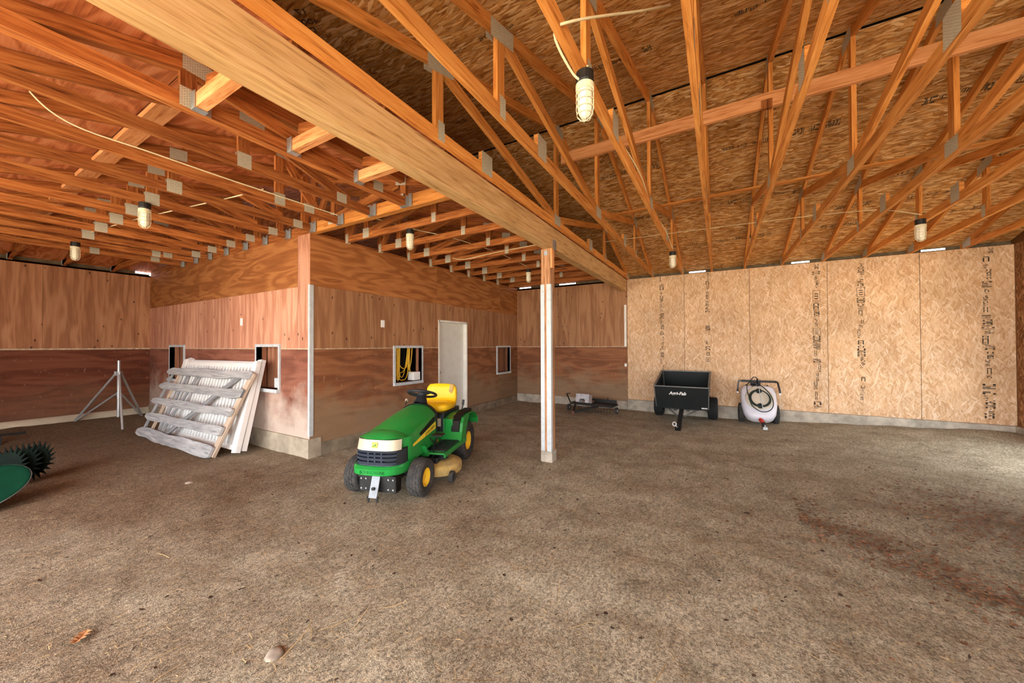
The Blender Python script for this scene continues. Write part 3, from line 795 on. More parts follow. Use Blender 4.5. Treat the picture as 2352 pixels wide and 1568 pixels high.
# the heavy beam and its post
bm = MB(); bm.beam((-1.963, YFRONT, 2.947), (-1.963, YB-.005, 2.947), .136, .276)
tag(bm.obj('timber_beam', M['beam'], bevel=.006), 'heavy weathered timber beam running from the front to the back wall on the white edged post', 'beam')
post = thing('support_post', 'timber post with pale metal corner strips carrying the heavy beam', 'post', (-1.99, 4.44, 0))
m2 = MB(); m2.beam((0, 0, .13), (0, 0, 2.81), .136, .136, (0, 1, 0)); m2.obj('shaft', M['post'], post, bevel=.004)
m2 = MB(); m2.beam((.08, -.03, 2.55), (.08, -.03, 2.96), .028, .07, (0, 1, 0)); m2.obj('side_cleat', M['blocking'], post)
m2 = MB(); m2.box((.094, -.05, 2.80), (.097, .07, 2.93)); m2.box((-.02, -.075, 2.72), (.03, -.069, 2.78)); m2.obj('strap_plate', M['galv'], post)
for sx in (-1, 1):
    m2 = MB(); x0, x1 = (-.073, -.018) if sx < 0 else (.012, .073)
    m2.box((x0, -.074, .11), (x1, -.069, 2.335)); xx = sx*.0705
    m2.box((min(xx, xx+sx*.004), -.072, .11), (max(xx, xx+sx*.004), -.02, 2.335)); m2.obj('corner_guard', M['galv_flat'], post)
m2 = MB(); m2.box((-.078, -.078, -.1), (.085, .08, .13)); m2.obj('footing', M['concrete'], post, bevel=.008)

# ---- hip trusses over the left bay (along y, hung on the stall front)
def hanger(parent, c, axis='y', w=W2+.012, h=.11):
    m2 = MB(); x, y, z = c; t_ = .012
    if axis == 'y':
        m2.box((x-w/2-.004, y-.05, z-.004), (x+w/2+.004, y, z)); m2.box((x-w/2-.006, y-.05, z), (x-w/2, y, z+h)); m2.box((x+w/2, y-.05, z), (x+w/2+.006, y, z+h))
        m2.box((x+w/2, y-.006, z-.0), (x+w/2+.05, y-.001, z+h+.03)); m2.box((x-w/2-.05, y-.006, z), (x-w/2, y-.001, z+h+.03))
    else:
        m2.box((x-.0, y-w/2-.004, z-.004), (x+.06, y+w/2+.004, z)); m2.box((x, y-w/2-.006, z), (x+.06, y-w/2, z+h)); m2.box((x, y+w/2, z), (x+.06, y+w/2+.006, z+h))
        m2.box((x, y+w/2, z), (x+.005, y+w/2+.04, z+h+.02))
    return m2.obj('joist_hanger', M['galv'], parent)
T = M['truss_old']
def hip_truss(X, label, double=False):
    r = thing('hip_truss', label, 'roof truss', (X, 0, HT), 0, 'hip trusses hung on the stall front')
    D = min(-1.95-X, X+10.95)                   # distance to the nearest side eave
    yh = min(D-.1, 2.86)
    zt = lambda y: ZH+S2*min(y+.1, D)-HT-D2/2-.006
    ws = W2*2 if double else W2
    def mem(n_, a, b, up=(0, 0, 1), w=ws): return member(n_, a, b, T, r, up, w)
    mem('bottom_chord', (0, -.35, D2/2), (0, 2.862, D2/2))
    mem('top_chord', (0, -.35, zt(-.35)), (0, yh, zt(yh)))
    if yh < 2.6:
        mem('top_chord', (0, yh, zt(yh)), (0, 2.86, zt(2.5)))
        mem('web', (0, yh, D2), (0, yh, zt(yh)-.02), (0, 1, 0), W2)
        mem('web', (0, yh+.05, zt(yh)-.03), (0, min(2.6, yh+1.25), D2*.9), (0, 0, 1), W2)
        gusset(r, 0, yh+.06, zt(yh)-.01, .20, .10, slope=-.1, t=ws); gusset(r, 0, yh, D2*.75, .11, .13, t=ws)
        gusset(r, 0, 2.5, D2*.8, .12, .10, t=ws)
    else:
        yv = 1.46
        mem('web', (0, yv, D2), (0, yv, zt(yv)-.02), (0, 1, 0), W2)
        mem('web', (0, yv+.05, zt(yv)-.04), (0, 2.5, D2), (0, 0, 1), W2)
        mem('web', (0, 2.80, D2), (0, 2.80, zt(2.80)-.02), (0, 1, 0), W2)
        gusset(r, 0, yv+.03, zt(yv)-.01, .14, .11, slope=.1); gusset(r, 0, yv, D2*.75, .12, .13)
        gusset(r, 0, 2.70, D2*.55, .12, .10)
    hanger(r, (0, 2.915, 0), 'y', ws+.004)
    return r
LX = [-3.04, -3.61, -4.22, -4.81, -5.42, -6.05, -6.65, -7.30, -7.92, -8.50, -9.10]
ln = {0: 'doubled hip truss nearest the heavy beam with short joists hung on it', 2: 'third hip truss from the heavy beam with a long white cable along it', 10: 'last hip truss before the far plywood wall', 4: 'fifth hip truss from the heavy beam with a caged lamp under it', 8: 'ninth hip truss from the heavy beam, just before the far caged lamp'}
for i, X in enumerate(LX): hip_truss(X, ln.get(i, ORD[i]+' hip truss from the heavy beam, hung on the stall front'), i == 0)
# blocking pieces under the plywood deck
for i in range(len(LX)-2):
    a, b = LX[i]-.03, LX[i+1]+.03
    if i < 1: continue
    z = zo((a+b)/2, 1.09)-.055
    board('deck_blocking', (a, 1.09, z), (b, 1.09, z), .16, .03, M['blocking'], 'pinkish block nailed flat under the plywood deck between the %s and %s hip trusses' % (ORD[i], ORD[i+1]), 'blocking', (0, -.25, 1), 'blocking row under the plywood deck')
# short joists between the beam and the doubled truss; and along the far wall
for i, y in enumerate((1.03, 1.64, 2.25)):
    r = thing('jack_joist', '%s short joist from the stall corner, between doubled truss and heavy beam' % ['third', 'second', 'first'][i], 'joist', (-3.0, y, HT), 0, 'short joists hung between doubled truss and beam')
    m2 = MB(); m2.beam((.04, 0, .05), (.966, 0, .05), .038*1.6, .095); m2.obj('joist', M['blocking'], r)
    m2 = MB(); m2.beam((.04, .045, .21), (1.06, .045, -.04+.05), .038, .089); m2.obj('rafter', T, r)
    hanger(r, (.0, 0, 0), 'x', .066)
for i, y in enumerate((-.12, .48, 1.09, 1.70, 2.34)):
    r = thing('wall_jack', '%s short joist from the stall, between the far plywood wall and the last hip truss' % ['fifth', 'fourth', 'third', 'second', 'first'][i], 'joist', (XL, y, HT), 0, 'short joists along the far wall')
    m2 = MB(); m2.beam((0, 0, .045), (1.75, 0, .045), .038, .089); m2.obj('joist', T, r)
    m2 = MB(); m2.beam((.02, 0, .03), (1.75, 0, .03+1.73*S2), .038, .089); m2.obj('rafter', T, r)
    m2 = MB(); m2.box((-.01, -.03, -.01), (.04, -.021, .09)); m2.box((-.01, .021, -.01), (.04, .03, .09)); m2.obj('tie_plate', M['galv'], r)
# ---- trusses across the aisle (along x)
def aisle_truss(y, label, girder=False, dead=False):
    r = thing('aisle_truss', label, 'roof truss', (0, y, HT), 0, 'trusses across the aisle')
    zt = lambda x: ZH+S2*min(-1.95-x, 8.9-y-.05)-HT-D2/2-.006
    w = W2*2 if girder else W2
    h = .14 if girder else D2
    mm = T if not girder else M['blocking']
    xa, xb = (XR+.002, -2.036)
    member('bottom_chord', (xa, 0, h/2), (xb, 0, h/2), M['truss_old'] if not girder else M['truss'], r, (0, 0, 1), w, h)
    xe = -1.96
    D = 8.9-y-.05
    xf = max(XR+.002, -1.95-D)
    member('top_chord', (xe-.1, 0, zt(xe-.1)+0.01), (xf, 0, zt(xf)), T, r, (0, 0, 1), w)
    if xf > XR+.1: member('top_chord', (xf, 0, zt(xf)), (XR+.002, 0, zt(xf)), T, r, (0, 0, 1), w)
    if zt(-3.13) > .16:
        member('web', (-3.13, 0, h), (-3.13, 0, zt(-3.13)-.02), T, r, (1, 0, 0)); gusset(r, -3.13, 0, h*.8, .07, .12, 'y', t=w); gusset(r, -3.14, 0, zt(-3.13), .16, .09, 'y', t=w, slope=-.2)
        member('web', (-3.2, 0, zt(-3.2)-.03), (-4.38, 0, h), T, r)
    if zt(-4.42) > .16:
        member('web', (-4.42, 0, h), (-4.42, 0, zt(-4.42)-.02), T, r, (1, 0, 0)); gusset(r, -4.42, 0, h*.85, .13, .14, 'y', t=w)
        member('web', (-4.80, 0, h), (-4.50, 0, zt(-4.5)-.03), T, r); member('web', (-4.86, 0, h*.6), (-4.86, 0, zt(-4.86)-.03), T, r, (1, 0, 0))
        gusset(r, -4.85, 0, h*.6, .06, .14, 'y', t=w)
    return r
aisle_truss(YF+.045, 'doubled girder truss from the stall corner to the heavy beam', True)
for i, y in enumerate((3.48, 4.09, 4.73, 5.30, 5.92, 6.53, 7.14, 7.75, 8.36)):
    aisle_truss(y, ORD[i]+' truss across the aisle counted from the stall corner')
mb = MB(); mb.box((XR-.08, YF+.1, HT), (XR-.002, YB, HT+.03)); mb.box((XL, YF+.005, HT), (XR-.001, YF+.09, HT+.13))
struct(mb.obj('trim_6', M['truss_old']), 'plates along the top of the stall block')

# ------------------------------------------------------------------ caged lamps
t = NT('lamp_glass'); M['lamp_glass'] = t.p(col=lin('#e9e3d0'), rough=.25, spec=.5)

M['lamp_cage'] = simple('lamp_cage', '#dcd3b4', .45, var=.06)
def lamp(x, y, z, label, wire=True):
    r = thing('pendant_lamp', label, 'lamp', (x, y, z), 0, 'caged jelly jar lamps under the trusses')
    m2 = MB(); m2.lathe([(.001, .0), (.05, 0), (.05, -.055), (.044, -.07), (.001, -.07)], 16, sm=False); m2.obj('junction_box', M['steel_dark'], r, bevel=.003)
    m2 = MB(); m2.lathe([(.001, -.07), (.052, -.07), (.052, -.10), (.046, -.105), (.001, -.105)], 20, sm=False); m2.obj('collar', M['lamp_cage'], r)
    m2 = MB(); m2.lathe([(.040, -.105), (.042, -.14), (.042, -.20), (.036, -.235), (.02, -.258), (.0005, -.263)], 20); m2.obj('glass_jar', M['lamp_glass'], r)
    m2 = MB()
    for k in range(6):
        a = PI*k/3; c, s = math.cos(a), math.sin(a)
        m2.tube([(c*rr, s*rr, zz) for rr, zz in ((.05, -.10), (.05, -.15), (.05, -.21), (.044, -.245), (.026, -.268), (.0, -.276))], .0028, 5)
    for zz in (-.125, -.165, -.205, -.24):
        rr = .05 if zz > -.22 else .045
        m2.tube([(rr*math.cos(2*PI*k/20), rr*math.sin(2*PI*k/20), zz) for k in range(20)], .0026, 5, closed=True)
    m2.obj('wire_cage', M['lamp_cage'], r)
    return r
lamp(-.655, 1.99, HT-.0, 'large cream caged lamp hanging closest, under the third gable truss')
lamp(-.66, 6.56, HT, 'caged lamp under the third gable truss near the back wall')
lamp(2.2, 6.45, HT, 'caged lamp under the eighth gable truss near the particle board wall')
lamp(-5.40, 1.40, HT, 'cream caged lamp hanging under the fifth hip truss')
lamp(-8.31, 1.41, HT, 'caged lamp nearest the far plywood wall')
lamp(-3.58, 3.50, HT, 'caged lamp under the first aisle truss beyond the stall corner')
lamp(-3.37, 6.56, HT-.0, 'dim caged lamp at the far dark end of the aisle')
def cable(pts, label, r=.006, mat='cable', n=6):
    P = [V(p) for p in pts]; out = []
    for i in range(n and len(P)-1):
        for k in range(n):
            s = k/n
            p0, p1, p2, p3 = P[max(i-1, 0)], P[i], P[i+1], P[min(i+2, len(P)-1)]
            out.append(.5*((2*p1)+(p2-p0)*s+(2*p0-5*p1+4*p2-p3)*s*s+(3*p1-p0-3*p2+p3)*s**3))
    out.append(P[-1])
    m2 = MB(); m2.tube(out, r, 6); return tag(m2.obj('power_cable', M[mat]), label, 'cable', None)
cable([(-.655, 1.97, 3.02), (-.70, 1.90, 3.05), (-.71, 1.68, 3.10), (-.62, 1.72, 3.16), (-.40, 2.35, 3.62), (-.28, 2.75, 3.93)], 'cream cable rising from the large caged lamp to the roof deck', .007)
cable([(-.659, 2.05, 3.17), (-.70, 2.6, 3.18), (-.65, 3.6, 3.183), (-.69, 4.6, 3.18), (-.66, 5.6, 3.183), (-.655, 6.5, 3.12)], 'cream cable lying along the third gable truss chord')
cable([(-4.10, .40, 3.50), (-4.16, .50, 3.30), (-4.19, .70, 3.19), (-4.19, 1.1, 3.182), (-4.20, 1.7, 3.18), (-4.19, 2.3, 3.18), (-4.17, 2.84, 3.18)], 'long white cable drooping onto the third hip truss')
cable([(-4.2, 2.0, 3.2), (-4.7, 1.94, 3.2), (-5.2, 1.86, 3.2), (-5.9, 1.75, 3.2), (-6.8, 1.62, 3.2), (-8.2, 1.45, 3.19)], 'white cable crossing the hip trusses towards the far caged lamp')
cable([(-4.3, 5.28, 3.16), (-4.0, 5.26, 3.10), (-3.2, 5.26, 3.14), (-2.1, 5.27, 3.17)], 'white cable along the fourth aisle truss')
cable([(-4.4, 3.45, 3.40), (-3.9, 3.9, 3.25), (-3.58, 4.4, 3.2), (-3.45, 5.5, 3.2), (-3.37, 6.5, 3.13)], 'grey cable running over the aisle lamps', .005)
cable([(-1.75, 6.36, 3.36), (-.7, 6.36, 3.34), (.5, 6.37, 3.32), (1.7, 6.38, 3.27), (2.2, 6.43, 3.14)], 'thin wire crossing the gable trusses to the lamp near the particle board wall', .004)

# ------------------------------------------------------------------ lawn tractor
M['green'] = dusty('green_paint', lin('#1f8a3a'), lin('#6f9a72'), .28, .5, .85, .35, scale=6)
M['yellow'] = dusty('yellow_paint', lin('#f2c62c'), lin('#d9b765'), .4, .55, .9, .3)
M['seat_yellow'] = dusty('seat_vinyl', lin('#f7c81c'), lin('#e0ab25'), .38, .5, .9, .35)
M['deck_yellow'] = dusty('deck_paint', lin('#c9a85c'), lin('#8d7a5c'), .6, .35, .7, .8, scale=12)
M['black_plastic'] = dusty('black_plastic', lin('#1d2126'), lin('#4d5258'), .45, .5, .9, .45)
M['grille'] = dusty('grille_plastic', lin('#2a3340'), lin('#566070'), .5, .5, .9, .4)
M['tire'] = dusty('tire_rubber', lin('#2a2b2c'), lin('#6b6259'), .8, .42, .75, .55, scale=18)
M['lens'] = dusty('headlight_lens', lin('#b9b098'), lin('#9a8e72'), .3, .5, .9, .5)
M['decal_yellow'] = simple('decal_yellow', '#f2d63a', .4, var=.03)
M['logo'] = simple('logo_green_yellow', '#c9cf3c', .4, var=.03)
M['green_dark'] = simple('green_relief', '#176a2d', .4, var=.05)
M['ink_black'] = simple('ink_black', '#15140f', .6, var=.02)

def wheel(parent, c, r, w, rim_r, rim_mat, name='wheel', lugs=26, rows=4, axis=(0, 1, 0), rubber=None):
    """tyre with chevron blocks plus a dished rim; axis points outward"""
    Mx = axis_mat(c, axis)
    hw = w/2
    m2 = MB()
    prof = [(rim_r*.96, -hw*.62), (rim_r*1.04, -hw*.85), (r*.82, -hw), (r*.93, -hw*.93), (r*.975, -hw*.72), (r*.985, 0), (r*.975, hw*.72), (r*.93, hw*.93), (r*.82, hw), (rim_r*1.04, hw*.85), (rim_r*.96, hw*.62)]
    m2.lathe(prof, 40, Mx)
    for k in range(lugs):
        for j in range(rows):
            a = 2*PI*(k+.5*(j % 2))/lugs; z = -hw*.8+(j+.5)*(hw*1.6/rows)
            rr = r*(.985 if abs(z) < hw*.6 else .965)
            da = 2*PI/lugs*.33; dz = hw*.8/rows*.75; sk = da*.35*(1 if j % 2 else -1)
            P = []
            for rad in (rr-.004, rr+r*.028):
                for (u, v) in ((-1, -1), (1, -1), (1, 1), (-1, 1)):
                    an = a+u*da+sk*v; P.append(Mx @ V((rad*math.cos(an), rad*math.sin(an), z+v*dz)))
            m2.face(P[4:]); 
            for i in range(4): m2.face([P[i], P[(i+1) % 4], P[4+(i+1) % 4], P[4+i]])
    t_ = m2.obj(name, rubber or M['tire'], parent)
    m2 = MB()
    pr = [(rim_r*.97, hw*.62), (rim_r*.97, hw*.8), (rim_r*.88, hw*.8), (rim_r*.80, hw*.35), (rim_r*.45, hw*.25), (rim_r*.35, hw*.45), (.001, hw*.45)]
    m2.lathe(pr, 32, Mx)
    pr = [(rim_r*.97, -hw*.62), (rim_r*.97, -hw*.8), (rim_r*.85, -hw*.7), (.001, -hw*.5)]
    m2.lathe(pr, 32, Mx); m2.lathe([(rim_r*.965, -hw*.7), (rim_r*.965, hw*.7)], 32, Mx)
    m2.obj('rim', rim_mat, t_)
    return t_

th = math.atan2(-.95, .32)
TR = thing('lawn_tractor', 'green and yellow riding lawn tractor parked beside the stall corner', 'lawn tractor', (-3.37, 3.79, 0), th)
def arcband(m2, x0, hw, x1a, z0, x1b, z1, a0, a1, n=24, mi=0, e=.62, hw2=None):
    """strip round the nose between two heights; plan outline is a rounded front"""
    hw2 = hw2 or hw
    rows = []
    for xf, z, h_ in ((x1a, z0, hw), (x1b, z1, hw2)):
        row = []
        for i in range(n+1):
            a = math.radians(a0+(a1-a0)*i/n)
            s, c = math.sin(a), math.cos(a)
            row.append((x0+(xf-x0)*abs(c)**e, h_*math.copysign(abs(s)**e, s), z))
        rows.append(row)
    m2.grid(rows, mi, True)
def hoodring(hw, zb, zs, zt, x, n=18, e=2.6, fl=.0):
    pts = [(x, -hw-fl, zb), (x, -hw-fl*.4, zb+(zs-zb)*.5)]
    for i in range(n+1):
        y = -hw+2*hw*i/n
        y = math.copysign(abs(y/hw)**.75, y)*hw
        pts.append((x, y, zs+(zt-zs)*(1-abs(y/hw)**e)))
    pts += [(x, hw+fl*.4, zb+(zs-zb)*.5), (x, hw+fl, zb)]
    return pts
# hood
m2 = MB()
hs_ = [(.58, .225, .43, .71, .815), (.64, .235, .41, .70, .81), (.80, .245, .38, .675, .785), (.98, .25, .36, .645, .75), (1.14, .25, .35, .625, .71), (1.28, .247, .345, .612, .668)]
m2.grid([hoodring(h[1], h[2], h[3], h[4], h[0], fl=.012) for h in hs_], 0, True, flip=True)
x0, hw, xf = 1.28, .247, 1.475
rows = []
for q in range(9):
    rho = q/8; row = []
    for i in range(25):
        a = math.radians(-90+180*i/24); s, c = math.sin(a), math.cos(a)
        x = x0+(xf-x0)*abs(c)**.62*rho; y = hw*math.copysign(abs(s)**.62, s)*rho
        yr = abs(y)/hw
        z = .612+.056*(1-yr**2.6)*(1-((x-x0)/(xf-x0))**2.2*.95)
        row.append((x, y, z))
    rows.append(row)
m2.grid(rows, 0, True)
m2.face([p for p in hoodring(.225, .43, .71, .815, .58)])
# side cheeks under the nose, behind the lens and grille
arcband(m2, 1.22, .259, 1.36, .345, 1.36, .612, -90, 90)
m2.obj('hood', M['green'], TR)
m2 = MB()
arcband(m2, 1.28, .250, 1.515, .515, 1.482, .612, -66, 66, e=.6, hw2=.244); m2.obj('headlight', M['lens'], TR)
# logo on the lens: a leaping animal shape on a little shield
m2 = MB(); m2.prism([(-.028, -.026), (.028, -.026), (.030, .02), (.024, .028), (-.024, .028), (-.03, .02)], frame((1.502, 0, .566), (0, 1, 0), (-.3, 0, 1)), .003); m2.obj('badge', M['logo'], TR)
m2 = MB(); m2.prism([(-.02, -.012), (-.012, -.002), (-.004, .0), (.006, .004), (.010, .016), (.014, .016), (.013, .008), (.02, .008), (.012, -.004), (.018, -.016), (.008, -.008), (-.004, -.008), (-.012, -.016)], frame((1.5065, 0, .566), (0, 1, 0), (-.3, 0, 1)), .002); m2.obj('badge_emblem', M['green_dark'], TR)
# grille
g = MB(); arcband(g, 1.26, .244, 1.478, .375, 1.468, .52, -90, 90, e=.6); gr = g.obj('grille', M['ink_black'], TR)
for z in (.505, .468, .432, .392):
    g = MB(); arcband(g, 1.26, .252, 1.528, z-.006, 1.513, z+.010, -48, 48, e=.6)
    arcband(g, 1.26, .25, 1.512, z+.010, 1.47, z+.011, -48, 48, e=.6); arcband(g, 1.26, .25, 1.47, z-.008, 1.527, z-.006, -48, 48, e=.6); g.obj('grille_slat', M['grille'], gr)
for s in (-1, 1):
    g = MB(); arcband(g, 1.26, .256, 1.522, .378, 1.505, .516, s*46, s*82, e=.6, hw2=.254); g.obj('grille_cheek', M['black_plastic'], gr)
for s in (-.35, 0, .35):
    g = MB(); g.box((1.475, s*.2-.007, .38), (1.503, s*.2+.007, .515)); g.obj('grille_rib', M['grille'], gr)
g = MB(); arcband(g, 1.26, .258, 1.53, .368, 1.526, .382, -85, 85, e=.6); g.obj('grille_rim', M['grille'], gr)
# bumper
g = MB()
for (a, za, b, zb_) in ((1.545, .285, 1.575, .30), (1.575, .30, 1.578, .355), (1.578, .355, 1.545, .375), (1.545, .375, 1.42, .378)):
    arcband(g, 1.16, .272, a, za, b, zb_, -90, 90, e=.58, hw2=.274)
bu = g.obj('bumper', M['green'], TR)
for s in ('JOHN', 'DEERE'):
    text_mesh('bumper_lettering', s, .042, M['green_dark'], frame((1.5755, -.052 if s == 'JOHN' else .075, .328), (0, 1, 0), (0, 0, 1)), bu, .0025, sx=1.1)
# hood side: vent, stripe and figures on both sides
for s in (1, -1):
    yy = s*.2525
    def SP(pts, th_=.003):
        q = MB(); Mx = Matrix(((1, 0, 0, 0), (0, 0, -s, yy), (0, 1, 0, 0), (0, 0, 0, 1))); 
        pp = pts if s < 0 else pts
        q.prism(pp, Mx, -th_ if s > 0 else -th_); return q
    SP([(.655, .69), (.70, .685), (1.055, .590), (1.05, .562), (1.0, .556), (.66, .642)]).obj('side_vent', M['ink_black'], TR)
    SP([(.635, .628), (1.275, .497), (1.26, .482), (.635, .545)]).obj('side_stripe', M['decal_yellow'], TR)
    ang = math.atan2(-.10, .60)
    text_mesh('side_lettering', 'JOHN DEERE', .044, M['ink_black'], frame((.79, yy+s*.004, .562), (-s*math.cos(ang), 0, -s*math.sin(ang)), (0, 0, 1)), TR, .0006)
    text_mesh('model_figures', '100', .042, M['decal_yellow'], frame((1.02, yy+s*.004, .425), (-s, 0, 0), (0, 0, 1)), TR, .0006, shear=.2)
    text_mesh('model_figures', 'SERIES', .013, M['decal_yellow'], frame((1.02, yy+s*.004, .397), (-s, 0, 0), (0, 0, 1)), TR, .0006)
# dash, steering
g = MB(); g.grid([hoodring(.228, .36, .715, .825, .52, 10), hoodring(.23, .36, .72, .825, .588, 10)], 0, True, flip=True); g.face(hoodring(.228, .36, .715, .825, .52, 10)[::-1]); g.obj('dashboard', M['black_plastic'], TR)
g = MB(); g.lathe([(.09, 0), (.075, .03), (.05, .10), (.035, .14)], 18, axis_mat((.50, 0, .81), (-.42, 0, 1))); g.tube([(.50, 0, .80), (.455, 0, .93)], .02, 10); g.obj('steering_column', M['black_plastic'], TR)
sw = MB(); Mx = axis_mat((.455, 0, .925), (-.38, 0, 1))
sw.tube([Mx @ V((.172*math.cos(2*PI*k/40), .172*math.sin(2*PI*k/40), 0)) for k in range(40)], .0155, 10, closed=True)
for k in range(3):
    a = PI/2+2*PI*k/3; sw.beam(Mx @ V((0, 0, -.02)), Mx @ V((.17*math.cos(a), .17*math.sin(a), 0)), .045, .012, Mx.to_3x3() @ V((0, 0, 1)))
sw.disc(Mx @ V((0, 0, -.012)), .055, (-.38, 0, 1), 20, 0, .035)
sw.obj('steering_wheel', M['black_plastic'], TR)
g = MB(); g.tube([(.56, -.17, .80), (.52, -.18, .845)], .006, 8); g.obj('throttle_lever', M['black_plastic'], TR)
g = MB(); g.tube([(.52, -.18, .84), (.50, -.19, .855)], .016, 8); g.obj('throttle_knob', M['lens'], TR)
# frame and engine bay
g = MB(); g.box((-.35, -.19, .20), (1.42, .19, .345)); g.box((.9, -.14, .32), (1.35, .14, .5)); g.obj('chassis', M['steel_dark'], TR, bevel=.008)
# body: centre tunnel, fenders, footrests
g = MB()
g.box((-.32, -.25, .30), (.34, .25, .60)); g.box((.30, -.2, .33), (.6, .2, .42))
for s in (-1, 1): g.prism([(.34, .335), (.36, .60), (.20, .615), (-.05, .58), (.10, .335)], Matrix(((1, 0, 0, 0), (0, 0, -s, s*.36), (0, 1, 0, 0), (0, 0, 0, 1))), .10)
def fprof(o):
    return [(.40-o*.2, .335), (.345-o, .44), (.31-o, .545), (.25-o*.6, .605-o*.4), (.10, .632-o), (-.14, .628-o), (-.27+o*.4, .575-o*.6), (-.355+o, .49), (-.37+o, .42)]
for s in (-1, 1):
    out, inn = fprof(0), fprof(.018)
    rows = []
    for yy, p in ((.235, out), (.43, out), (.47, out), (.485, fprof(.012)), (.475, inn), (.235, inn)):
        rows.append([(x, s*yy, z) for x, z in p])
    g.grid(rows, 0, False, flip=(s < 0))
    # outer skirt and footrest
    g.prism([(.34, .335), (.345, .44), (.31, .545), (.25, .603), (.10, .630), (.02, .60), (.10, .52), (.16, .43), (.19, .335)], Matrix(((1, 0, 0, 0), (0, 0, -s, s*.478), (0, 1, 0, 0), (0, 0, 0, 1))), .02)
    g.box((.16, min(s*.2, s*.48), .325), (.93, max(s*.2, s*.48), .343))
    g.box((.16, min(s*.462, s*.482), .285), (.90, max(s*.462, s*.482), .343))
    g.prism([(.90, .30), (.90, .343), (1.0, .44), (1.02, .44), (.94, .30)], Matrix(((1, 0, 0, 0), (0, 0, -s, s*.30), (0, 1, 0, 0), (0, 0, 0, 1))), .09)
g.obj('fender_body', M['green'], TR, bevel=.006)
for s in (-1, 1):
    g = MB(); g.box((.34, min(s*.24, s*.46), .343), (.84, max(s*.24, s*.46), .350))
    for i in range(9):
        for j in range(5):
            g.box((.37+.05*i, s*(.27+.04*j)-.012, .35), (.40+.05*i, s*(.27+.04*j)+.012, .355))
    g.obj('foot_mat', M['black_plastic'], TR)
g = MB(); g.tube([(.70, .30, .34), (.78, .32, .44), (.76, .33, .50)], .009, 8); g.box((.70, .28, .495), (.82, .40, .512)); g.obj('brake_pedal', M['steel_dark'], TR)
# seat support, seat
g = MB(); g.box((-.26, -.23, .60), (.33, .23, .67)); 
for i in range(4): g.box((.331, -.2+.11*i, .45), (.345, -.13+.11*i, .64))
g.box((.31, -.235, .43), (.342, .235, .66)); g.obj('seat_support', M['black_plastic'], TR, bevel=.015)
g = MB(); g.box((.34, .12, .50), (.348, .2, .60)); g.obj('warning_decal', M['lens'], TR)
def cushion(sections, mi=0):
    """closed rounded cross sections swept along; section = (centre, half width, thickness, normal)"""
    rows = []
    for (cx, cz), hw_, tk, (nx, nz) in sections:
        row = []
        for k in range(24):
            a = 2*PI*k/24; c, s = math.cos(a), math.sin(a)
            yy = hw_*math.copysign(abs(c)**.45, c); tt = tk*math.copysign(abs(s)**.6, s)
            dish = .018*(1-(yy/hw_)**2) if s > 0 else 0
            row.append((cx+nx*(tt-dish), yy, cz+nz*(tt-dish)))
        rows.append(row)
    q = MB(); q.grid(rows, 0, True, True); q.face(rows[0][::-1], None, 0, True); q.face(rows[-1], None, 0, True); return q
st = cushion([((.27, .715), .12, .02, (0, 1)), ((.26, .715), .20, .05, (0, 1)), ((.18, .715), .225, .06, (0, 1)), ((.05, .71), .23, .06, (0, 1)), ((-.08, .71), .23, .06, (.1, 1)), ((-.135, .735), .23, .06, (.5, .8)), ((-.16, .79), .23, .055, (.9, .3)), ((-.175, .86), .225, .05, (1, .15)), ((-.185, .93), .215, .045, (1, .1)), ((-.19, .975), .18, .035, (1, 0)), ((-.19, .985), .10, .015, (1, 0))]).obj('seat', M['seat_yellow'], TR)
g = MB(); g.box((.02, -.16, .764), (.03, .16, .768)); g.obj('seat_seam', M['yellow'], st)
g = MB(); g.prism([(-.03, -.05), (.02, -.06), (.035, .04), (.0, .07), (-.02, .03)], axis_mat((-.136, .16, .925), (1, 0, .12)), .004); g.obj('seat_tear', M['deck_yellow'], st)
# lift lever plate on the fender by the seat
g = MB(); g.prism([(.375, .45), (.335, .575), (.265, .635), (.10, .664), (-.16, .660), (-.16, .63), (.10, .63), (.24, .60), (.305, .55), (.345, .44)], Matrix(((1, 0, 0, 0), (0, 0, -1, .445), (0, 1, 0, 0), (0, 0, 0, 1))), .10); g.obj('lever_panel', M['ink_black'], TR, bevel=.006)
g = MB(); g.tube([(.02, .36, .63), (-.02, .37, .73)], .009, 8); g.tube([(-.015, .37, .72), (-.03, .372, .79)], .017, 10); g.obj('lift_lever', M['black_plastic'], TR)
for s in (-1, 1):
    wheel(TR, (0, s*.37, .252), .252, .20, .125, M['yellow'], 'rear_wheel', 24, 4, (0, s, 0))
    wheel(TR, (1.22, s*.345, .188), .188, .155, .095, M['yellow'], 'front_wheel', 22, 4, (0, s, 0))
g = MB(); g.beam((1.22, -.28, .22), (1.22, .28, .22), .06, .06); g.tube([(1.0, -.2, .2), (1.1, .26, .18)], .009, 8); g.tube([(1.22, .26, .2), (1.22, .26, .27)], .02, 8); g.tube([(1.22, -.26, .2), (1.22, -.26, .27)], .02, 8); g.obj('front_axle', M['steel_dark'], TR)
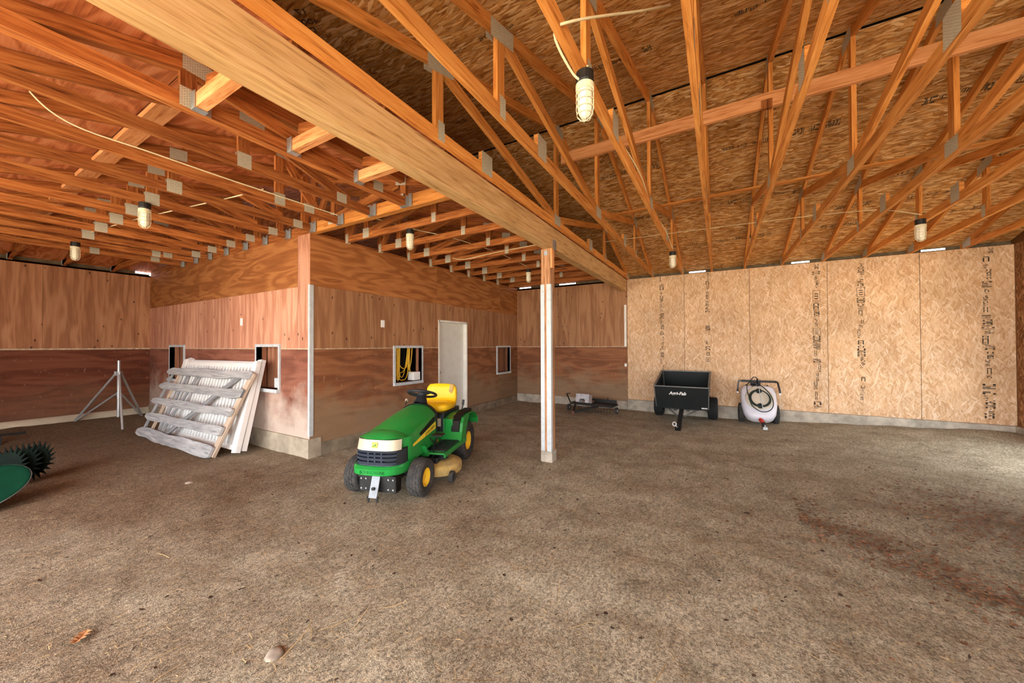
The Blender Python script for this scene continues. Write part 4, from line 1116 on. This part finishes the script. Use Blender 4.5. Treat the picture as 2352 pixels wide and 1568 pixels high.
# front hitch bracket
g = MB(); g.box((1.44, -.20, .10), (1.455, .20, .26)); g.box((1.40, -.2, .245), (1.47, .2, .262)); g.box((1.36, -.20, .10), (1.455, -.188, .26)); g.box((1.36, .188, .10), (1.455, .2, .26)); g.obj('front_bracket', M['steel_dark'], TR)
g = MB()
for y in (-.17, -.12, .12, .17):
    for z in (.13, .225): g.tube([(1.45, y, z), (1.463, y, z)], .009, 6)
g.obj('bracket_bolt', M['galv'], TR)
g = MB(); g.prism([(-.042, .0), (.042, .0), (.042, .19), (.034, .20), (-.034, .20), (-.042, .19)], frame((1.53, 0, .07), (0, 1, 0), (-.35, 0, 1)), .012); hs2 = g.obj('hitch_strap', dusty('strap_steel', lin('#8d949a'), lin('#6f7478'), .5), TR)
g = MB(); g.disc((1.523, .0, .155), .015, (1, 0, .35), 14, 0, .03); g.obj('strap_hole', M['ink_black'], hs2)
for s in (-1, 1):
    g = MB(); g.prism([(-.014, 0), (.014, 0), (.006, -.055), (-.006, -.055)], frame((1.528, s*.045, .085), (0, 1, 0), (0, 0, 1)), .01); g.obj('hitch_prong', M['steel_dark'], TR)
# mower deck
def oval(cx, cy, a, b, n=48, e=.8): return [(cx+a*math.copysign(abs(math.cos(2*PI*k/n))**e, math.cos(2*PI*k/n)), cy+b*math.copysign(abs(math.sin(2*PI*k/n))**e, math.sin(2*PI*k/n))) for k in range(n)]
g = MB(); rows = []
for (a, b, z) in ((.30, .545, .075), (.305, .55, .10), (.30, .545, .165), (.285, .53, .185), (.25, .50, .192), (.235, .485, .205), (.20, .45, .212)): rows.append([(x, y, z) for x, y in oval(.66, .02, a, b)])
g.grid(rows, 0, True, True); g.face(rows[-1]); md = g.obj('mower_deck', M['deck_yellow'], TR)
for s in (-1, 1):
    g = MB(); g.lathe([(.115, 0), (.12, .03), (.10, .085), (.06, .095), (.001, .095)], 20, Matrix.Translation((.66, s*.30, .195))); g.box((.60, s*.30-.07, .20), (.86, s*.30+.07, .265)); g.obj('belt_cover', M['black_plastic'], md, bevel=.01)
wheel(md, (.90, .56, .09), .062, .05, .03, M['black_plastic'], 'gauge_wheel', 2, 1, (0, 1, 0))
g = MB(); g.box((.45, .18, .2), (.47, .21, .36)); g.box((.45, -.21, .2), (.47, -.18, .36)); g.obj('lift_link', M['yellow'], md)
g = MB(); g.tube([(.86, .25, .25), (.9, .34, .30), (.92, .36, .45), (.98, .34, .52)], .008, 8); g.obj('fuel_hose', M['ink_black'], TR)
g = MB(); g.tube([(1.05, .235, .28), (1.35, .235, .30)], .012, 8); g.box((1.0, .16, .24), (1.3, .22, .33)); g.obj('muffler', M['steel_dark'], TR)

# ------------------------------------------------------------------ dump cart
M['cart_black'] = dusty('cart_steel', lin('#151b1d'), lin('#2c3537'), .42, .5, .9, .4)
M['cart_tire'] = dusty('cart_tire', lin('#161819'), lin('#3d3b38'), .8, .5, .85, .4, scale=14)
M['rim_dark'] = simple('rim_dark', '#2b2d2c', .6)
CT = thing('dump_cart', 'black steel dump cart parked against the particle board wall', 'cart', (-.63, 8.50, 0), 0)
tilt = math.radians(11)
RX_ = Matrix.Translation((0, 0, .315)) @ Matrix.Rotation(tilt, 4, 'X')
def tubpt(x, y, z): return RX_ @ V((x, y, z))
# y: -0.95 is the front (hitch end), +.2 the tailgate; z over the bed
hw_b, hw_t = .45, .465; y0b, y0t, y1 = -.90, -.95, .21; zb, zt_ = .165, .615
g = MB()
o8 = [tubpt(-hw_b, y0b, zb), tubpt(hw_b, y0b, zb), tubpt(hw_b, y1, zb), tubpt(-hw_b, y1, zb)]
t8 = [tubpt(-hw_t, y0t, zt_), tubpt(hw_t, y0t, zt_), tubpt(hw_t, y1+.01, zt_), tubpt(-hw_t, y1+.01, zt_)]
k8 = .012
ib = [tubpt(-hw_b+k8, y0b+k8, zb+k8), tubpt(hw_b-k8, y0b+k8, zb+k8), tubpt(hw_b-k8, y1-k8, zb+k8), tubpt(-hw_b+k8, y1-k8, zb+k8)]
it = [tubpt(-hw_t+k8, y0t+k8, zt_), tubpt(hw_t-k8, y0t+k8, zt_), tubpt(hw_t-k8, y1-k8, zt_), tubpt(-hw_t+k8, y1-k8, zt_)]
g.face(o8[::-1]); g.face(ib)
for i in range(4):
    j = (i+1) % 4
    g.face([o8[i], o8[j], t8[j], t8[i]]); g.face([ib[j], ib[i], it[i], it[j]]); g.face([t8[i], t8[j], it[j], it[i]])
g.obj('tub', M['cart_black'], CT)
g = MB()
rim = [tubpt(-hw_t, y0t, zt_), tubpt(hw_t, y0t, zt_), tubpt(hw_t, y1, zt_), tubpt(-hw_t, y1, zt_)]
for i in range(4): g.beam(rim[i]+(rim[i]-rim[(i+1) % 4]).normalized()*.012, rim[(i+1) % 4]+(rim[(i+1) % 4]-rim[i]).normalized()*.012, .04, .018)
M['cart_rim'] = simple('cart_rim', '#6c6f6e', .5, .2)
g.obj('rim_lip', M['cart_rim'], CT, bevel=.003)
g = MB(); g.tube([tubpt(hw_b+.004, y0b-.004, zb+.02), tubpt(hw_t, y0t, zt_-.02)], .008, 6); g.tube([tubpt(-hw_b-.0, y0b-.004, zb+.02), tubpt(-hw_t, y0t, zt_-.02)], .008, 6); g.tube([tubpt(-hw_b+.02, y1-.02, zb+.02), tubpt(-hw_t+.02, y1-.02, zt_-.02)], .01, 6); g.obj('corner_seam', M['cart_rim'], CT)
fn = frame(tubpt(0, y0b+(y0t-y0b)*.7, zb+.315), (1, 0, 0), tubpt(0, y0t, zt_)-tubpt(0, y0b, zb))
dz = fn.to_3x3() @ V((0, 0, .004))
fm = fn.copy(); fm.translation = fn.translation+dz+V((0, -.0, 0))
text_mesh('brand_lettering', 'Agri-Fab', .085, M['white_plastic'], fm @ Matrix.Translation((-.06, -.0, .003)), CT, .001, shear=.25, bold=.003)
g = MB()
for i, (a_, b_) in enumerate(((0, .014), (.018, .008), (.03, .018), (.052, .006), (.062, .016), (.082, .012))): g.prism([(a_, 0), (a_+b_, 0), (a_+b_, .022+.006*(i % 2)), (a_, .022)], fm @ Matrix.Translation((.34, -.285, -.001)), .002)
g.obj('model_decal', M['white_plastic'], CT)
for s in (-1, 1): wheel(CT, (s*.51+.0, -.03, .225), .225, .18, .10, M['rim_dark'], 'wheel', 18, 3, (s, 0, 0), M['cart_tire'])
g = MB(); g.tube([(-.5, .02, .225), (.5, .02, .225)], .016, 8); g.obj('axle', M['steel_dark'], CT)
g = MB(); g.beam((0, -.2, .36), (0, -.86, .30), .07, .05); g.beam((0, -.86, .30), (-.01, -1.36, .055), .075, .05); g.obj('tongue', M['steel_dark'], CT, bevel=.004)
for s in (-1, 1):
    g = MB(); g.tube([(s*.28, -.62, .27), (s*.05, -1.08, .19)], .011, 8); g.obj('tongue_brace', M['cart_rim'], CT)
g = MB(); g.beam((-.01, -1.30, .10), (-.02, -1.45, .035), .09, .016); g.beam((-.01, -1.30, .05), (-.02, -1.45, .0), .09, .016); g.tube([(-.02, -1.42, -.01), (-.02, -1.42, .12)], .009, 8); g.obj('clevis', M['steel_dark'], CT)
g = MB(); g.tube([(-.075+.03*math.cos(2*PI*k/16), -1.42, .105+.034*math.sin(2*PI*k/16)) for k in range(16)], .009, 6, closed=True); g.tube([(-.05, -1.42, .07), (-.02, -1.42, .05)], .007, 6); g.obj('hitch_ring', M['white_plastic'], CT)
g = MB(); g.box((-.30, -.9, .29), (.30, -.86, .33)); g.box((-.14, -.93, .27), (-.08, -.86, .30)); g.box((.08, -.93, .27), (.14, -.86, .30)); g.obj('cross_bar', M['steel_dark'], CT)

# ------------------------------------------------------------------ tow sprayer
M['tank'] = dusty('tank_poly', lin('#dcdce6'), lin('#b7b3ba'), .35, .45, .85, .6, scale=5)
M['tank_tan'] = dusty('tank_poly_top', lin('#cfc6b4'), lin('#aaa08e'), .4, .45, .85, .5, scale=5)
M['rubber'] = simple('rubber_hose', '#2d3833', .5, var=.1)
M['red'] = simple('red_paint', '#c23a34', .5, var=.1)
SP_ = thing('tow_sprayer', 'white tank sprayer with coiled hose standing against the particle board wall', 'sprayer', (.655, 8.42, 0), math.radians(2))
SP_.scale = (.88, .9, .9)
pitch = math.radians(52)
TM = Matrix.Translation((0, .05, .50)) @ Matrix.Rotation(pitch, 4, 'X')   # local: x across, y up the tank, z out of its face
rows = []
secs = [(-.50, .10, .05), (-.485, .17, .10), (-.44, .235, .135), (-.34, .29, .155), (-.15, .325, .165), (.1, .33, .17), (.20, .32, .165), (.265, .30, .15), (.30, .25, .11), (.31, .15, .06)]
for y, a, b in secs:
    row = []
    for k in range(36):
        an = 2*PI*k/36; c, s = math.cos(an), math.sin(an)
        row.append(TM @ V((a*math.copysign(abs(c)**.6, c), y, b*math.copysign(abs(s)**.6, s))))
    rows.append(row)
g = MB(); g.grid(rows, 0, True, True); g.face(rows[0][::-1], None, 0, True); g.face(rows[-1], None, 0, True); tk = g.obj('tank', M['tank'], SP_)
rows = []
for q, (e, z) in enumerate(((1.0, .158), (.97, .172), (.86, .178), (.5, .180), (.01, .180))):
    rows.append([TM @ V((.26*e*math.cos(2*PI*k/36)*(1-.10*math.sin(2*PI*k/36)), -.03+.29*e*math.sin(2*PI*k/36), z)) for k in range(36)])
g = MB(); g.grid(rows, 0, True, True); g.obj('tank_face', M['tank_tan'], tk)
# coiled hose
g = MB()
for i, (rr, dy, dx) in enumerate(((.185, -.07, 0), (.178, -.075, .01), (.19, -.08, -.006), (.17, -.065, .012), (.182, -.085, .02))):
    g.tube([TM @ V((dx+rr*.98*math.cos(2*PI*k/40), dy+rr*1.08*math.sin(2*PI*k/40), .195+.008*(i % 3))) for k in range(40)], .0085, 6, closed=True)
g.obj('coiled_hose', M['rubber'], SP_)
g = MB()
pth = [(-.14, .34, .19), (-.20, .25, .2), (-.215, .1, .205), (-.18, -.10, .205), (-.15, -.26, .205), (-.03, -.375, .2), (.10, -.385, .2), (.20, -.30, .2), (.235, -.16, .205), (.20, .02, .205), (.10, .18, .21), (.02, .25, .22)]
P_ = [V(p) for p in pth]; out = []
for i in range(len(P_)-1):
    for k in range(6):
        s = k/6; p0, p1, p2, p3 = P_[max(i-1, 0)], P_[i], P_[i+1], P_[min(i+2, len(P_)-1)]
        out.append(TM @ (.5*((2*p1)+(p2-p0)*s+(2*p0-5*p1+4*p2-p3)*s*s+(3*p1-p0-3*p2+p3)*s**3)))
g.tube(out, .009, 6); g.obj('loose_hose', M['rubber'], SP_)
for dy in (.11, -.25):
    g = MB(); g.disc(TM @ V((0.0, dy, .19)), .055, TM.to_3x3() @ V((0, 0, 1)), 20, 0, .03); g.obj('hose_peg', M['black_plastic'], SP_)
g = MB(); g.tube([TM @ V((-.005, .28, .24)), TM @ V((.02, -.10, .235)), TM @ V((.04, -.36, .215))], .007, 8); g.obj('spray_wand', M['galv_flat'], SP_)
g = MB(); g.tube([TM @ V((-.005, .20, .235)), TM @ V((-.012, .38, .245))], .017, 8); g.beam(TM @ V((-.01, .22, .23)), TM @ V((-.06, .26, .27)), .02, .03); g.obj('wand_handle', M['black_plastic'], SP_)
g = MB(); g.box((-.13, .14, .76), (.06, .26, .87)); g.tube([(-.12, .12, .79), (.05, .12, .79)], .05, 12); g.obj('pump', M['black_plastic'], SP_, bevel=.01)
g = MB(); g.tube([(-.11, .12, .85), (-.12, .12, .93), (-.08, .12, .985), (-.03, .12, .985), (.0, .13, .94), (.0, .14, .84)], .009, 8); g.obj('pump_hose', M['rubber'], SP_)
g = MB(); g.beam((-.33, .14, .895), (.33, .14, .895), .03, .045); g.obj('spray_boom', M['steel_dark'], SP_)
for s in (-1, 1):
    g = MB(); g.beam((s*.32, .14, .905), (s*.365, .11, .88), .03, .03); g.beam((s*.36, .11, .89), (s*.385, .04, .73), .03, .02); g.obj('boom_arm', M['steel_dark'] if s > 0 else M['cart_rim'], SP_)
    g = MB(); g.tube([(s*.385, .04, .73), (s*.39, .03, .67)], .018, 8); g.obj('nozzle_body', M['black_plastic'], SP_)
    g = MB(); g.tube([(s*.39, .03, .67), (s*.39, .03, .635)], .022, 8); g.obj('nozzle_tip', M['white_plastic'], SP_)
    wheel(SP_, (s*.315, .10, .205), .205, .11, .09, M['rim_dark'], 'wheel', 22, 3, (s, 0, 0))
g = MB(); g.tube([(-.3, .10, .205), (.3, .10, .205)], .014, 8); g.beam((0, .1, .22), (.0, -.36, .14), .05, .05); g.beam((-.2, .1, .22), (-.2, .3, .8), .03, .03); g.beam((.2, .1, .22), (.2, .3, .8), .03, .03); g.obj('frame', M['steel_dark'], SP_)
g = MB(); g.beam((0, -.33, .15), (.02, -.46, .10), .055, .05); g.beam((-.03, -.36, .17), (.01, -.42, .10), .02, .06); g.obj('tongue', M['red'], SP_)
g = MB(); g.beam((.02, -.43, .11), (.03, -.58, .035), .06, .05); g.obj('tongue_end', M['steel_dark'], SP_)
g = MB(); g.box((.0, -.635, .0), (.075, -.56, .05)); g.tube([(.035, -.6, .0), (.035, -.6, .09)], .01, 8); g.obj('hitch_clevis', M['galv_flat'], SP_)

# ------------------------------------------------------------------ dethatcher with concrete block
DT = thing('dethatcher', 'black tow rake frame weighted with a grey concrete block beside the back curb', 'tow rake', (-2.52, 8.14, 0), math.radians(-6))
g = MB()
for y in (-.13, .20): g.beam((-.52, y, .17), (.50, y, .17), .04, .04)
for x in (-.5, -.25, .05, .3, .48): g.beam((x, -.14, .17), (x, .21, .17), .035, .035)
g.obj('frame', M['steel_dark'], DT)
g = MB(); g.box((-.50, -.12, .185), (.48, .20, .195)); g.box((-.50, .19, .19), (.48, .205, .27)); g.obj('tray', M['steel_dark'], DT)
g = MB(); g.box((-.30, -.08, .19), (-.03, .12, .235)); g.obj('rusty_plate', simple('rust_plate', '#8a7a70', .7, .1), DT)
for x in [-.47+.07*i for i in range(14)]:
    g = MB(); g.tube([(x, -.12, .16), (x, -.15, .12), (x, -.05, .10), (x-.005, -.14, .03)], .004, 5); g.obj('tine', M['steel_dark'], DT)
g = MB(); g.beam((-.38, -.14, .16), (-.20, -.62, .06), .04, .04); g.beam((.18, -.14, .16), (-.20, -.62, .06), .045, .045); g.obj('drawbar', M['steel_dark'], DT)
g = MB(); g.tube([(-.20, -.64, .0), (-.20, -.64, .09)], .035, 10); g.obj('hitch_cup', simple('rust', '#6b4a3a', .8), DT)
g = MB(); g.beam((-.50, -.12, .14), (-.68, .0, .36), .022, .022); g.beam((-.68, 0, .36), (-.59, .0, .375), .022, .022); g.obj('lift_handle', M['steel_dark'], DT)
for x, y in ((-.54, -.16), (.55, -.02)): wheel(DT, (x, y, .075), .075, .05, .035, M['galv'], 'wheel', 2, 1, (-1 if x < 0 else 1, 0, 0))
for x in (-.28, .26):
    g = MB(); g.tube([(x, .2, .2), (x+.01, .2, .31)], .012, 6); g.obj('end_pin', M['steel_dark'], DT)
# the block lies on the tray
g = MB(); h0 = .0
M['block'] = simple('cinder_block', '#bdbcc0', .9, var=.12, scale=14, bump=.4)
poly = [(-.16, 0), (-.075, 0), (-.07, .055), (-.045, .08), (.045, .08), (.07, .055), (.075, 0), (.16, 0), (.16, .19), (-.16, .19)]
g.prism(poly, frame((0, 0, 0), (1, 0, 0), (0, 0, 1)), .19)
bl = tag(g.obj('concrete_block', M['block'], bevel=.006), 'grey concrete block with an arched notch lying on the black tow rake', 'block')
bl.location = (-2.68, 8.05, .197); bl.rotation_euler = (math.radians(-12), 0, math.radians(-6)); bl.scale = (1, 1, 1)
g = MB(); g.tube([(-1.92, 8.50, .16), (-1.92, 8.72, .16)], .085, 16); g.obj('x', M['concrete']) if False else None

# ------------------------------------------------------------------ leaning fence panels
M['grey_wood'] = lumber('weathered_board', '#c0bfbc', '#9fa0a0', '#6a6d70', .07)
M['grey_slat'] = lumber('weathered_slat', '#b4b3b0', '#8f9092', '#61666c', .06)
M['vinyl'] = dusty('white_vinyl', lin('#e9e9e6'), lin('#c2bcb0'), .4, .5, .9, .5, scale=5)
M['tan_wood'] = lumber('tan_stile', '#d3c2ae', '#bda994', '#8b7764', .05)
def quadmap(bl_, br_, tl_, tr_):
    bl_, br_, tl_, tr_ = map(V, (bl_, br_, tl_, tr_))
    def f(s, t, n=0):
        p = bl_*(1-s)*(1-t)+br_*s*(1-t)+tl_*(1-s)*t+tr_*s*t
        du = (br_-bl_)*(1-t)+(tr_-tl_)*t; dv = (tl_-bl_)*(1-s)+(tr_-br_)*s
        return p+du.cross(dv).normalized()*n
    return f
# white vinyl picket panels
def vinyl(q, label, posts, npk, sc_=1.):
    r = thing('fence_panel', label, 'fence panel', q(.5, 0), 0, 'white picket panels leaning on the stall')
    o = q(.5, 0)
    def bar(n_, s0, t0, s1, t1, w_, d_, n0=0, mat='vinyl'):
        m3 = MB(); a, b_ = q(s0, t0, n0)-o, q(s1, t1, n0)-o; nn = q(s0, t0, 1)-q(s0, t0, 0)
        m3.beam(a, b_, w_, d_, nn); return m3.obj(n_, M[mat], r, bevel=.004)
    for t0 in (.05, .96): bar('rail', .0, t0, 1, t0, .07, .045)
    for s0 in posts: bar('post', s0, -.0, s0, 1.01, .10, .07)
    for i in range(npk):
        s0 = .05+.9*i/(npk-1); bar('picket', s0, .05, s0, .96, .042, .03, .01)
    return r
q1 = quadmap((-8.42, 2.44, .03), (-5.86, 2.56, .03), (-8.62, 2.87, 1.29), (-6.02, 2.885, 1.30))
q2 = quadmap((-8.36, 2.36, .03), (-5.84, 2.47, .03), (-8.58, 2.80, 1.27), (-6.00, 2.815, 1.28))
vinyl(q1, 'rear white picket panel of the leaning stack, flat against the stall wall', (.02, .98), 27)
vinyl(q2, 'front white picket panel of the stack, just behind the weathered board panel', (.02, .98), 25)
# weathered board panel in front
qw = quadmap((-8.58, 2.19, .03), (-5.98, 2.26, .02), (-8.62, 2.64, 1.10), (-5.92, 2.72, 1.12))
r = thing('board_panel', 'weathered grey panel of five wavy boards at the front of the leaning stack', 'fence panel', qw(.5, 0), 0)
o = qw(.5, 0)
def bar(n_, s0, t0, s1, t1, w_, d_, n0, mat):
    m3 = MB(); nn = qw(s0, t0, 1)-qw(s0, t0, 0); m3.beam(qw(s0, t0, n0)-o, qw(s1, t1, n0)-o, w_, d_, nn); return m3.obj(n_, M[mat], r, bevel=.003)
bar('stile', .015, .0, .015, .97, .05, .03, 0, 'grey_slat'); bar('stile', .135, .0, .115, .97, .05, .03, 0, 'tan_wood'); bar('stile', .975, -.01, .985, 1.0, .11, .04, 0, 'tan_wood')
bar('stile', .22, .0, .215, .97, .05, .02, -.02, 'grey_slat')
bar('diagonal_brace', .27, .0, .38, .97, .055, .028, .0, 'grey_slat'); bar('diagonal_brace', .31, .03, .87, .97, .08, .028, .0, 'grey_slat')
for i, (t0, s0, s1, wd) in enumerate(((.965, -.035, 1.0, .135), (.73, -.03, 1.005, .125), (.50, -.025, .995, .125), (.275, -.01, .99, .13), (.04, -.03, .985, .17))):
    m3 = MB(); N_ = 40; up_, lo_ = [], []
    for k in range(N_+1):
        s = s0+(s1-s0)*k/N_; dv = wd/1.2/2
        ends = min(1, (k+1.5)/4, (N_-k+4)/5)
        up_.append((s, t0+dv*(ends+.38*noise.noise(V((s*3.5+i*9, 2, 0)))+.1*noise.noise(V((s*15+i*3, 0, 0))))))
        lo_.append((s, t0-dv*(ends+.42*noise.noise(V((s*4+i*5, 8, 0)))+.1*noise.noise(V((s*15+i*3, 5, 0))))))
    sag = lambda s: .008+.010*math.sin(s*5+i)
    fr = [[qw(s, t_, .048+sag(s))-o for s, t_ in up_], [qw(s, t_, .048+sag(s))-o for s, t_ in lo_]]
    bk = [[qw(s, t_, .020+sag(s)*.5)-o for s, t_ in up_], [qw(s, t_, .020+sag(s)*.5)-o for s, t_ in lo_]]
    Lb = 2.65
    def strip(A_, B_, v0, v1):
        for k in range(N_): m3.face([B_[k], B_[k+1], A_[k+1], A_[k]], [(k/N_*Lb, v0), ((k+1)/N_*Lb, v0), ((k+1)/N_*Lb, v1), (k/N_*Lb, v1)])
    strip(fr[0], fr[1], 0, .15); strip(bk[1], bk[0], 0, .15); strip(bk[0], fr[0], .15, .18); strip(fr[1], bk[1], .2, .23)
    m3.face([fr[0][0], bk[0][0], bk[1][0], fr[1][0]]); m3.face([fr[1][-1], bk[1][-1], bk[0][-1], fr[0][-1]])
    m3.obj('board', M['grey_wood'], r)
# ------------------------------------------------------------------ galvanized tripod
TP = thing('mast_tripod', 'galvanized pipe tripod with a short mast standing by the far wall', 'tripod', (-10.05, 2.25, 0))
M['pipe'] = dusty('pipe', lin('#c4c8c8'), lin('#979b9a'), .35, .45, .85, .6, metal=.6, scale=20)
g = MB(); g.tube([(0.05, 0, .18), (.05, 0, 1.26)], .024, 12); g.obj('mast', M['pipe'], TP)
for (fx, fy), nm in (((-.80, -.44), 'a'), ((.60, -.07), 'b'), ((-.47, .48), 'c')):
    d = V((fx, fy, 0)).normalized()
    a = V((.05, 0, 1.02))+d*.05; f_ = V((fx, fy, .015)); b_ = V((.05, 0, .62))+d*.05
    g = MB(); g.tube([a, f_], .018, 10); g.obj('leg', M['pipe'], TP)
    if nm != 'b':
        g = MB(); g.tube([b_, f_+V((0, 0, .02))], .015, 10); g.obj('brace', M['pipe'], TP)
    g = MB(); g.box((-.03, -.012, -.045), (.03, .012, .03), R=None); k_ = g.obj('clamp', M['galv_flat'], TP, bevel=.003); k_.location = a; k_.rotation_euler = (0, 0, math.atan2(fy, fx))
g = MB(); g.tube([(.05, 0, .98), (.05, 0, 1.05)], .034, 12); g.tube([(.05, 0, .58), (.05, 0, .66)], .034, 12); g.obj('collar', M['galv'], TP)

# ------------------------------------------------------------------ spiked roller at the edge
M['dark_green'] = simple('dark_green_paint', '#0b3322', .95, 0., .05, .1)
M['spike'] = simple('spike_steel', '#101a15', .8, .0, .1)
DH = thing('spike_roller', 'dark green round end plate of a spiked roller lying by the edge', 'spike roller', (-6.03, .52, 0))
ax = V((.40, -.36, 1.0)).normalized()
cen = V((-.10, -.08, .155))
g = MB(); Mx = axis_mat(cen, ax)
g.lathe([(.0005, -.008), (.30, -.010), (.332, -.004), (.335, .004), (.33, .010), (.30, .004), (.0005, .012)], 64, Mx); g.obj('end_plate', M['dark_green'], DH)
g = MB(); g.tube([Mx @ V((.334*math.cos(2*PI*k/64), .334*math.sin(2*PI*k/64), 0)) for k in range(64)], .006, 6, closed=True); g.obj('plate_rim', M['cart_rim'], DH)
g = MB(); g.lathe([(.045, 0), (.045, .02), (.02, .03), (.02, .06), (.0005, .06)], 16, Mx); g.obj('hub_nut', M['galv'], DH)
for k in range(1, 4):
    Mk = axis_mat(V((-.74-.05*k, .06+.10*k, .20)), (.55, -.8, .25)); g = MB()
    g.lathe([(.0005, -.008), (.16, -.008), (.16, .008), (.0005, .008)], 32, Mk, 0, False)
    for i in range(22):
        an = 2*PI*(i+.4*k)/22
        p = [Mk @ V((rr*math.cos(an+da), rr*math.sin(an+da), zz)) for rr, da, zz in ((.155, -.11, -.008), (.155, .11, -.008), (.235, .10, 0), (.155, -.11, .008), (.155, .11, .008))]
        g.face([p[0], p[1], p[2]]); g.face([p[4], p[3], p[2]]); g.face([p[1], p[4], p[2]]); g.face([p[3], p[0], p[2]])
    g.obj('spike_disc', M['spike'], DH)
g = MB(); g.tube([V((-.5, .0, .17)), V((-.79, .16, .20)), V((-.92, .46, .22))], .025, 10); g.obj('axle', M['steel_dark'], DH)
DB = MB(); DB.beam((-9.75, .86, .16), (-9.05, 1.00, .245), .09, .03); DB.beam((-9.12, .98, .235), (-8.98, 1.02, .25), .10, .035); DB.beam((-9.70, .88, .0), (-9.70, .88, .17), .08, .08, (1, 0, 0))
tag(DB.obj('steel_drawbar', M['steel_dark']), 'dark steel bar sticking into view near the far wall', 'bar')

# ------------------------------------------------------------------ loose stones and a leaf
def stone(x, y, r_, label, mat, seed):
    g = MB(); rows = []
    for i in range(9):
        ph = PI*i/8; row = []
        for k in range(14):
            a = 2*PI*k/14; p = V((math.sin(ph)*math.cos(a), math.sin(ph)*math.sin(a), math.cos(ph)))
            p = p*(1+.25*noise.noise(p*1.4+V((seed, 0, 0)))); row.append((p.x*r_, p.y*r_*.75, p.z*r_*.4))
        rows.append(row)
    g.grid(rows, 0, True, True, flip=True); o_ = g.obj('stone', mat); o_.location = (x, y, floor_h(x, y)+r_*.02); o_.rotation_euler = (0, 0, seed); return tag(o_, label, 'stone')
M['stone'] = simple('stone', '#9a8d7e', .9, var=.2, scale=20, bump=.4)
stone(-5.18, 1.72, .04, 'small pale stone on the dirt in front of the fence panels', M['stone'], 1.)
stone(-1.91, .97, .055, 'flat half buried stone on the dirt closest to the viewer', M['stone'], 2.6)
stone(.207, 3.93, .03, 'dark lump on the open dirt floor', M['clod'], 4.)
g = MB(); N_ = 14
for sd in (-1, 1):
    for i in range(N_):
        y0_, y1_ = -.05+.1*i/N_, -.05+.1*(i+1)/N_
        wf = lambda y_: .026*math.sqrt(max(0, 1-(y_/.05)**2))*(1+.45*math.sin(y_*260))
        g.face([(0, y0_, .004+.3*y0_**2*10), (sd*wf(y0_), y0_, .014), (sd*wf(y1_), y1_, .014), (0, y1_, .004+.3*y1_**2*10)])
lf = g.obj('dry_leaf', simple('leaf', '#a5744a', .8, var=.2, scale=30)); lf.location = (-2.91, .525, floor_h(-2.91, .525)+.004); lf.rotation_euler = (0, 0, .9)
tag(lf, 'curled brown dry leaf on the dirt in the corner nearest the viewer', 'leaf')
# ------------------------------------------------------------------ light and camera
w = bpy.data.worlds.new('sky'); bpy.context.scene.world = w; w.use_nodes = True
bg = w.node_tree.nodes['Background']; bg.inputs[0].default_value = (.92, .96, 1., 1); bg.inputs[1].default_value = 2.6
sun = bpy.data.lights.new('sun', 'SUN'); sun.energy = 7.; sun.angle = .02; sun.color = (1, .95, .86)
so = bpy.data.objects.new('sun', sun); C.objects.link(so)
so.rotation_euler = V((.12, .55, -1.)).to_track_quat('-Z', 'Y').to_euler()

cam = bpy.data.cameras.new('camera'); co = bpy.data.objects.new('camera', cam); C.objects.link(co)
a, b, c_ = math.radians(29.8534), math.radians(.6277), math.radians(-.1852)
F = V((-math.sin(a), math.cos(a), 0)); R = V((math.cos(a), math.sin(a), 0)); U = V((0, 0, 1))
F2 = F*math.cos(b)+U*math.sin(b); U2 = U*math.cos(b)-F*math.sin(b)
R3 = R*math.cos(c_)+U2*math.sin(c_); U3 = U2*math.cos(c_)-R*math.sin(c_)
m = Matrix((R3, U3, -F2)).transposed().to_4x4(); m.translation = V((0, 0, 1.525)); co.matrix_world = m
cam.sensor_fit = 'HORIZONTAL'; cam.sensor_width = 36; cam.lens = 828.14/2352*36; cam.clip_start = .05
sc = bpy.context.scene; sc.camera = co
sc.view_settings.view_transform = 'Standard'; sc.view_settings.look = 'None'; sc.view_settings.gamma = 1; sc.view_settings.use_curve_mapping = False
sc.view_settings.exposure = 2.1
sc.cycles.max_bounces = 7; sc.cycles.diffuse_bounces = 5; sc.cycles.glossy_bounces = 2; sc.cycles.adaptive_threshold = .02; sc.cycles.use_denoising = True
